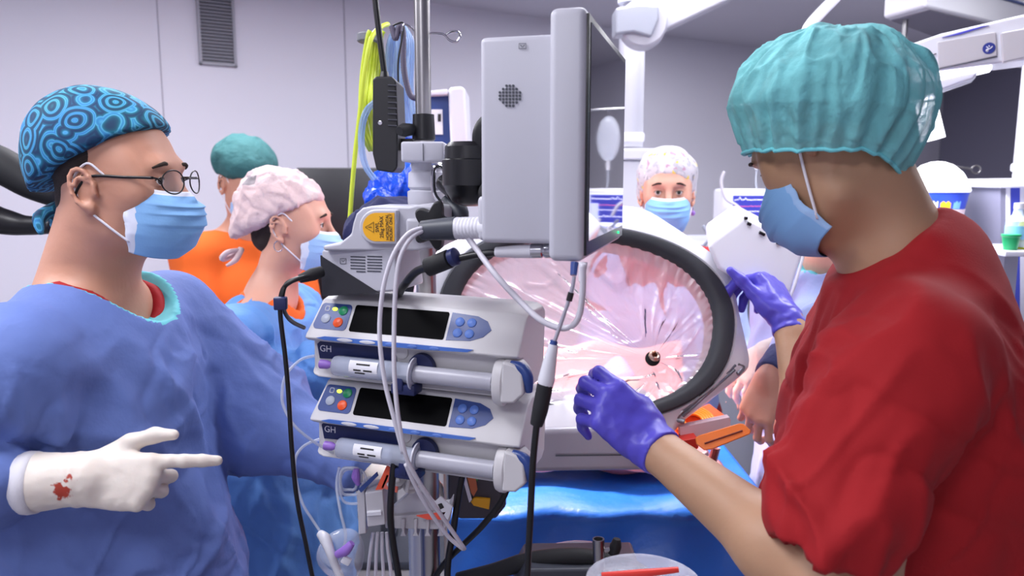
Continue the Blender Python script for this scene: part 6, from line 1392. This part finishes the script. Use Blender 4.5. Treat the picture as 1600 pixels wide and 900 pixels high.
b = MB(); b.tube([P(598, 150, 1.51), P(577, 172, 1.51), P(568, 200, 1.51), P(568, 235, 1.51), P(575, 262, 1.51), P(588, 280, 1.51)], .0035, 8); b.out('tube_tail', BLUET, t, ang=None)
t = thing('corrugated_hose', 'dark braided hose looping behind the pole over the blue tubing', 'hose', P(635, 150, 1.5))
pts = spline([P(612, 40, 1.52), P(618, 60, 1.52), P(624, 40, 1.52), P(630, 50, 1.52), P(630, 90, 1.52), P(633, 120, 1.52), P(641, 148, 1.52), P(652, 154, 1.52)], 14); rr_ = [.0052 + .0010 * (i % 2) for i in range(len(pts))]
b = MB(); b.tube(pts, rr_, 10, smoothp=False); b.out('hose', M('hose_grey_purple', (96, 90, 110), .5), t, ang=None)
cable('cable', [P(614, 40, 1.5), P(630, 36, 1.5), P(628, 60, 1.5), P(622, 100, 1.5), P(624, 150, 1.5), P(630, 185, 1.5)], .0018, CAB_B, 'thin black wire looping beside the braided hose')
c = P(616, 305, 1.55)
bagp = [ell(P(612, 300, 1.58), (.045, .045, .040), None, .04), ell(P(640, 295, 1.60), (.05, .045, .045), None, .04), cone(P(600, 312, 1.55), P(622, 268, 1.6), .03, .02, .03), ell(P(632, 230, 1.66), (.018, .02, .05), None, .04)]
tag(implicit('blue_bag', bagp, .005, BLUEB, None, disp=[creases(.008, 22, 61, width=.15)]), 'crumpled shiny royal blue bag under the black control box', 'bag')
nvp = [ell(P(580, 352, 1.46), (.06, .05, .034), Mx.Rotation(math.radians(-28), 3, 'Y'), .04), ell(P(625, 335, 1.47), (.05, .05, .03), None, .04), ell(P(602, 420, 1.47), (.04, .04, .07), None, .04)]
tag(implicit('navy_cover', nvp, .005, M('navy_cloth', (30, 34, 78), .8, bump=(20, .6, .01)), None, disp=[creases(.006, 16, 63)]), 'dark navy cloth cover bulging behind the grey mounting arm', 'cloth')
# black arm at the left edge behind the surgeon
t = thing('support_boom', 'thick black padded equipment arm at the left edge behind the surgeon', 'boom', P(20, 340, 1.7))
b = MB(); b.tube([P(-90, 225, 1.75), P(0, 258, 1.75), P(48, 286, 1.75), P(95, 305, 1.75)], [.045, .042, .036, .030], 20); b.out('upper_arm', BLACKM, t, ang=None)
b = MB(); b.tube([P(-90, 325, 1.7), P(0, 345, 1.7), P(40, 352, 1.7), P(84, 352, 1.7)], [.055, .03, .022, .018], 16); b.out('lower_arm', BLACK, t, ang=None)
MB().tube([P(-40, 290, 1.72), P(-40, 350, 1.70)], .03, 12, smoothp=False).out('joint', BLACK, t); MB().cyl((P(-60, 330, 1.72).x, 1.72, .02), P(-60, 330, 1.72), .04, 20).out('post', BLACK, t); MB().lathe([(.25, 0), (.25, .03), (.05, .07)], (P(-60, 330, 1.72).x, 1.72, 0)).out('foot', BLACK, t)
# ================================================================== manifold holder and clutter at the pole foot
YM = 1.16
t = thing('manifold_holder', 'pale grey slotted manifold holder clamped on the pole below the pumps', 'holder', P(630, 840, YM))
def mpx(pts, Y, dep, name, m, bev=.002, par=None): b = MB(); b.prism([P(x, y, Y) for x, y in pts], V((0, dep, 0))); return b.out(name, m, par or t, bev=bev, seg=2)
MG = M('holder_pale', (190, 188, 194), .45)
mpx([(558, 768), (570, 766), (572, 834), (560, 836)], YM - .02, .06, 'end_plate', MG)
mpx([(570, 770), (598, 766), (602, 820), (574, 824)], YM - .04, .05, 'valve_block', MG); mpx([(572, 800), (596, 798), (597, 806), (573, 808)], YM - .044, .01, 'ledge', PLAS_W)
mpx([(600, 808), (700, 800), (706, 790), (704, 812), (694, 828), (602, 826)], YM - .01, .05, 'rail', MG)
for x in (612, 630, 649, 668, 688): mpx([(x - 3, 812), (x + 3, 812), (x + 2, 832), (x + 5, 838), (x - 5, 838), (x - 2, 832)], YM - .016, .03, 'hook_tooth', MG, .001)
mpx([(606, 800), (646, 764), (662, 770), (690, 800), (700, 806), (604, 808)], YM, .015, 'gusset', PLAS_G)
for x, y in ((630, 738), (640, 762), (618, 757)):
    b = MB(); c = P(x, y, YM - .02); b.lathe([(.010, 0), (.012, .004), (.006, .006), (.006, .014), (.011, .016), (.011, .022), (0, .023)], c, (.3, -.6, .7), 20); b.out('stopcock', PLAS_C, t)
    b = MB(); b.box(c + V((.0, -.02, .012)), (.022, .006, .006), Mx.Rotation(.6 + x * .1, 4, 'Y'), .002); b.out('tap_lever', PLAS_C, t)
MB().cyl((PX, PYp, P(660, 838, 1.2).z), (PX, PYp, P(660, 806, 1.2).z), .024, 24).out('pole_collar', PLAS_G, t)
for nm, pts, m, lab in (('label_card', [(577, 786), (604, 728), (612, 732), (588, 788)], M('card_orange', (250, 96, 60), .5), 'orange red card tucked in the manifold holder'), ('label_card', [(596, 762), (604, 742), (622, 746), (620, 770)], M('card_salmon', (240, 120, 100), .5), 'salmon card standing behind the orange card in the holder'), ('label_card', [(674, 788), (688, 776), (706, 792), (700, 812), (690, 806)], PAPER, 'white tag with small printed square on the holder\'s right end'), ('label_card', [(560, 764), (588, 738), (590, 744), (564, 770)], NAVY, 'narrow blue strip card at the holder\'s left end'), ('label_card', [(650, 806), (696, 800), (690, 812), (668, 812)], M('card_red', (240, 90, 66), .5), 'red card lying along the holder rail')):
    b = MB(); b.prism([P(x, y, YM - .035) for x, y in pts], V((.001, .003, 0))); o = b.out(nm, m); tag(o, lab, 'card')
    if m is PAPER: b = MB(); b.prism([P(x, y, YM - .0352) for x, y in [(684, 788), (690, 786), (694, 793), (688, 796)]], V((0, -.0004, 0))); b.out('printed_square', INK, o)
# coils of clear line, drip chamber mask
random.seed(21)
for k, (cx, cy, rx, ry) in enumerate(((548, 752, 17, 24), (552, 760, 21, 30), (545, 748, 13, 20))):
    cable('infusion_line', [P(cx + rx * math.cos(a), cy + ry * math.sin(a) + 3 * math.sin(3 * a), 1.14 + .006 * k + .01 * math.sin(a)) for a in np.linspace(.2, 2 * PI, 16)], .0022, CLEAR, ('middle', 'largest', 'smallest')[k] + ' of the three clear line coils left of the manifold holder', 'tube', group='coiled lines')
cable('infusion_line', [P(530, 730, 1.15), P(526, 760, 1.15), P(532, 800, 1.14), P(540, 840, 1.14), P(530, 880, 1.14), P(526, 930, 1.14)], .0024, CLEAR, 'clear line falling past the coiled lines to the floor side', 'tube')
t = thing('oxygen_mask', 'crumpled clear mask with violet connector hanging at bottom left of pole', 'mask', P(535, 900, 1.12))
b = MB(); b.grid(lambda u, v: P(533, 868, 1.13) + V((math.cos(u * 2 * PI) * .036 * math.sin(v * PI * .55 + .05), -.035 * math.cos(v * PI * .55) + .01 * math.sin(u * 12), math.sin(u * 2 * PI) * .042 * math.sin(v * PI * .55 + .05))), 32, 12, closeu=True); b.out('shell', CLEARP, t, ang=None, solid=.0008)
b = MB(); b.tube([P(528, 866, 1.09), P(540, 860, 1.08), P(550, 848, 1.08)], [.006, .008, .005], 12); b.out('connector', VIOLET, t)
b = MB(); b.tube([P(500, 834, 1.11), P(508, 842, 1.10), P(516, 862, 1.09), P(524, 884, 1.09), P(540, 920, 1.09)], [.006, .009, .007, .006, .006], 12); b.out('clamp_bar', PLAS_W, t)
b = MB(); b.box(P(541, 876, 1.08), (.014, .006, .012), Mx.Rotation(.5, 4, 'Y'), .002); b.out('clip', PLAS_W, t)
tag(MB().tube([P(557, 732, 1.13), P(556, 745, 1.13), P(560, 758, 1.13)], [.004, .007, .003], 10).out('luer_connector', VIOLET), 'violet connector dangling under the lower pump', 'connector')
for k, x in enumerate((583, 590, 597, 604)):
    cable('cable', [P(x, 832, 1.17), P(x - 4 + k * 2, 860, 1.17), P(x - 8 + k * 5, 900, 1.17), P(x - 8 + k * 5, 960, 1.17)], .0028, CAB_W, ('leftmost', 'second from left', 'third from left', 'rightmost')[k] + ' of the pale cables falling from the holder underside', group='holder cables')
cable('cable', [P(617, 715, 1.08), P(612, 760, 1.08), P(610, 810, 1.08), P(616, 860, 1.09), P(628, 930, 1.1)], .0052, CAB_B, 'thick black cable falling straight in front of the manifold holder')
cable('cable', [P(732, 705, 1.18), P(722, 745, 1.18), P(714, 790, 1.18), P(708, 830, 1.2), P(700, 880, 1.2), P(698, 950, 1.2)], .0055, CAB_B, 'thick black cable falling right of the pole')
cable('cable', [P(800, 712, 1.16), P(799, 740, 1.16), P(785, 780, 1.16), P(755, 820, 1.17), P(725, 850, 1.2), P(695, 880, 1.22), P(660, 930, 1.24)], .0052, CAB_B, 'black cable sweeping from the lower pump down left to the pole')
# small things glimpsed behind: white bar, yellow label block, dark case
t = thing('equipment_case', 'dark case with yellow label and white edge strip between pole and drape', 'case', P(745, 820, 1.42))
def epx(pts, Y, dep, name, m, bev=.002): b = MB(); b.prism([P(x, y, Y) for x, y in pts], V((0, dep, 0))); return b.out(name, m, t, bev=bev)
epx([(700, 715), (770, 735), (792, 790), (775, 812), (716, 812), (700, 780)], 1.36, .06, 'body', M('case_charcoal', (70, 66, 74), .5), .006)
epx([(722, 744), (727, 742), (738, 783), (733, 785)], 1.352, .004, 'edge_strip', WHITE_S, 0); epx([(735, 783), (742, 778), (766, 780), (764, 796), (740, 790)], 1.352, .006, 'yellow_label', YEL, 0)
epx([(728, 738), (742, 740), (746, 765), (740, 776), (736, 770)], 1.353, .004, 'skin_tone_flap', M('flap_brown', (200, 110, 70), .5), 0); epx([(730, 736), (747, 738), (746, 752)], 1.354, .004, 'green_corner', M('corner_green', (80, 170, 80), .5), 0)
# seat-like black frame with steel post, bottom centre
t = thing('transport_frame', 'black and silver low frame with steel socket post at bottom centre', 'frame', P(900, 900, 1.2))
b = MB(); b.tube([P(716, 905, 1.3), P(770, 893, 1.28), P(830, 876, 1.26), P(900, 870, 1.25), P(960, 878, 1.25), P(1000, 892, 1.25), P(1030, 920, 1.26)], [.012, .014, .016, .016, .014, .012, .012], 14); b.out('padded_rail', BLACKM, t, ang=None)
b = MB(); b.tube([P(830, 862, 1.33), P(900, 853, 1.33), P(960, 862, 1.33), P(996, 886, 1.33)], [.006, .010, .010, .006], 12); b.out('silver_rail', SILVER, t, ang=None)
b = MB(); b.prism([P(820, 890, 1.22), P(1000, 888, 1.22), P(1010, 930, 1.22), P(800, 930, 1.22)], V((0, .1, 0))); b.out('deck', PLAS_D, t, bev=.006)
b = MB(); c0_, c1_ = P(936, 888, 1.22), P(935, 842, 1.22); b.lathe([(.0100, 0), (.0100, (c1_ - c0_).length), (.0075, (c1_ - c0_).length), (.0070, (c1_ - c0_).length - .02), (0, (c1_ - c0_).length - .02)], c0_, c1_ - c0_, 24); b.out('socket_post', STEEL, t, ang=40)
b = MB(); b.tube([P(944, 860, 1.22), P(956, 858, 1.22)], .004, 10, smoothp=False); b.out('thumbscrew_stem', STEEL, t); b = MB(); b.tube([P(958, 866, 1.22), P(962, 853, 1.22), P(964, 842, 1.22)], [.009, .010, .006], 12); b.out('thumbscrew', BLACKM, t)
for x in (-.04, .22): MB().cyl((x, 1.3, .02), (x, 1.3, P(900, 930, 1.25).z), .015, 12).out('support_post', STEEL, t)
t = thing('kidney_dish', 'clear plastic dish holding a red stick at the bottom edge', 'dish', P(1000, 900, 1.05))
c = P(1005, 940, 1.05); b = MB(); b.lathe([(.0, 0), (.070, .0), (.080, .030), (.084, .032)], c, Z3, 40, ref=(1, 0, 0)); b.out('dish', CLEARP, t, solid=.001)
tag(MB().tube([P(940, 900, 1.02), P(1000, 896, 1.02), P(1060, 890, 1.02)], [.005, .006, .004], 12).out('red_stick', REDP), 'red plastic stick lying in the clear dish', 'stick')
t = thing('side_stand', 'small steel stand carrying the clear dish below the picture', 'stand', (c.x, c.y, 0)); MB().cyl((c.x, c.y, .02), (c.x, c.y, c.z - .004), .012, 16).out('post', STEEL, t); MB().lathe([(.09, 0), (.09, .003)], (c.x, c.y, c.z - .004)).out('plate', STEEL, t); MB().lathe([(.10, 0), (.10, .015), (.02, .03)], (c.x, c.y, 0)).out('foot', STEEL, t)
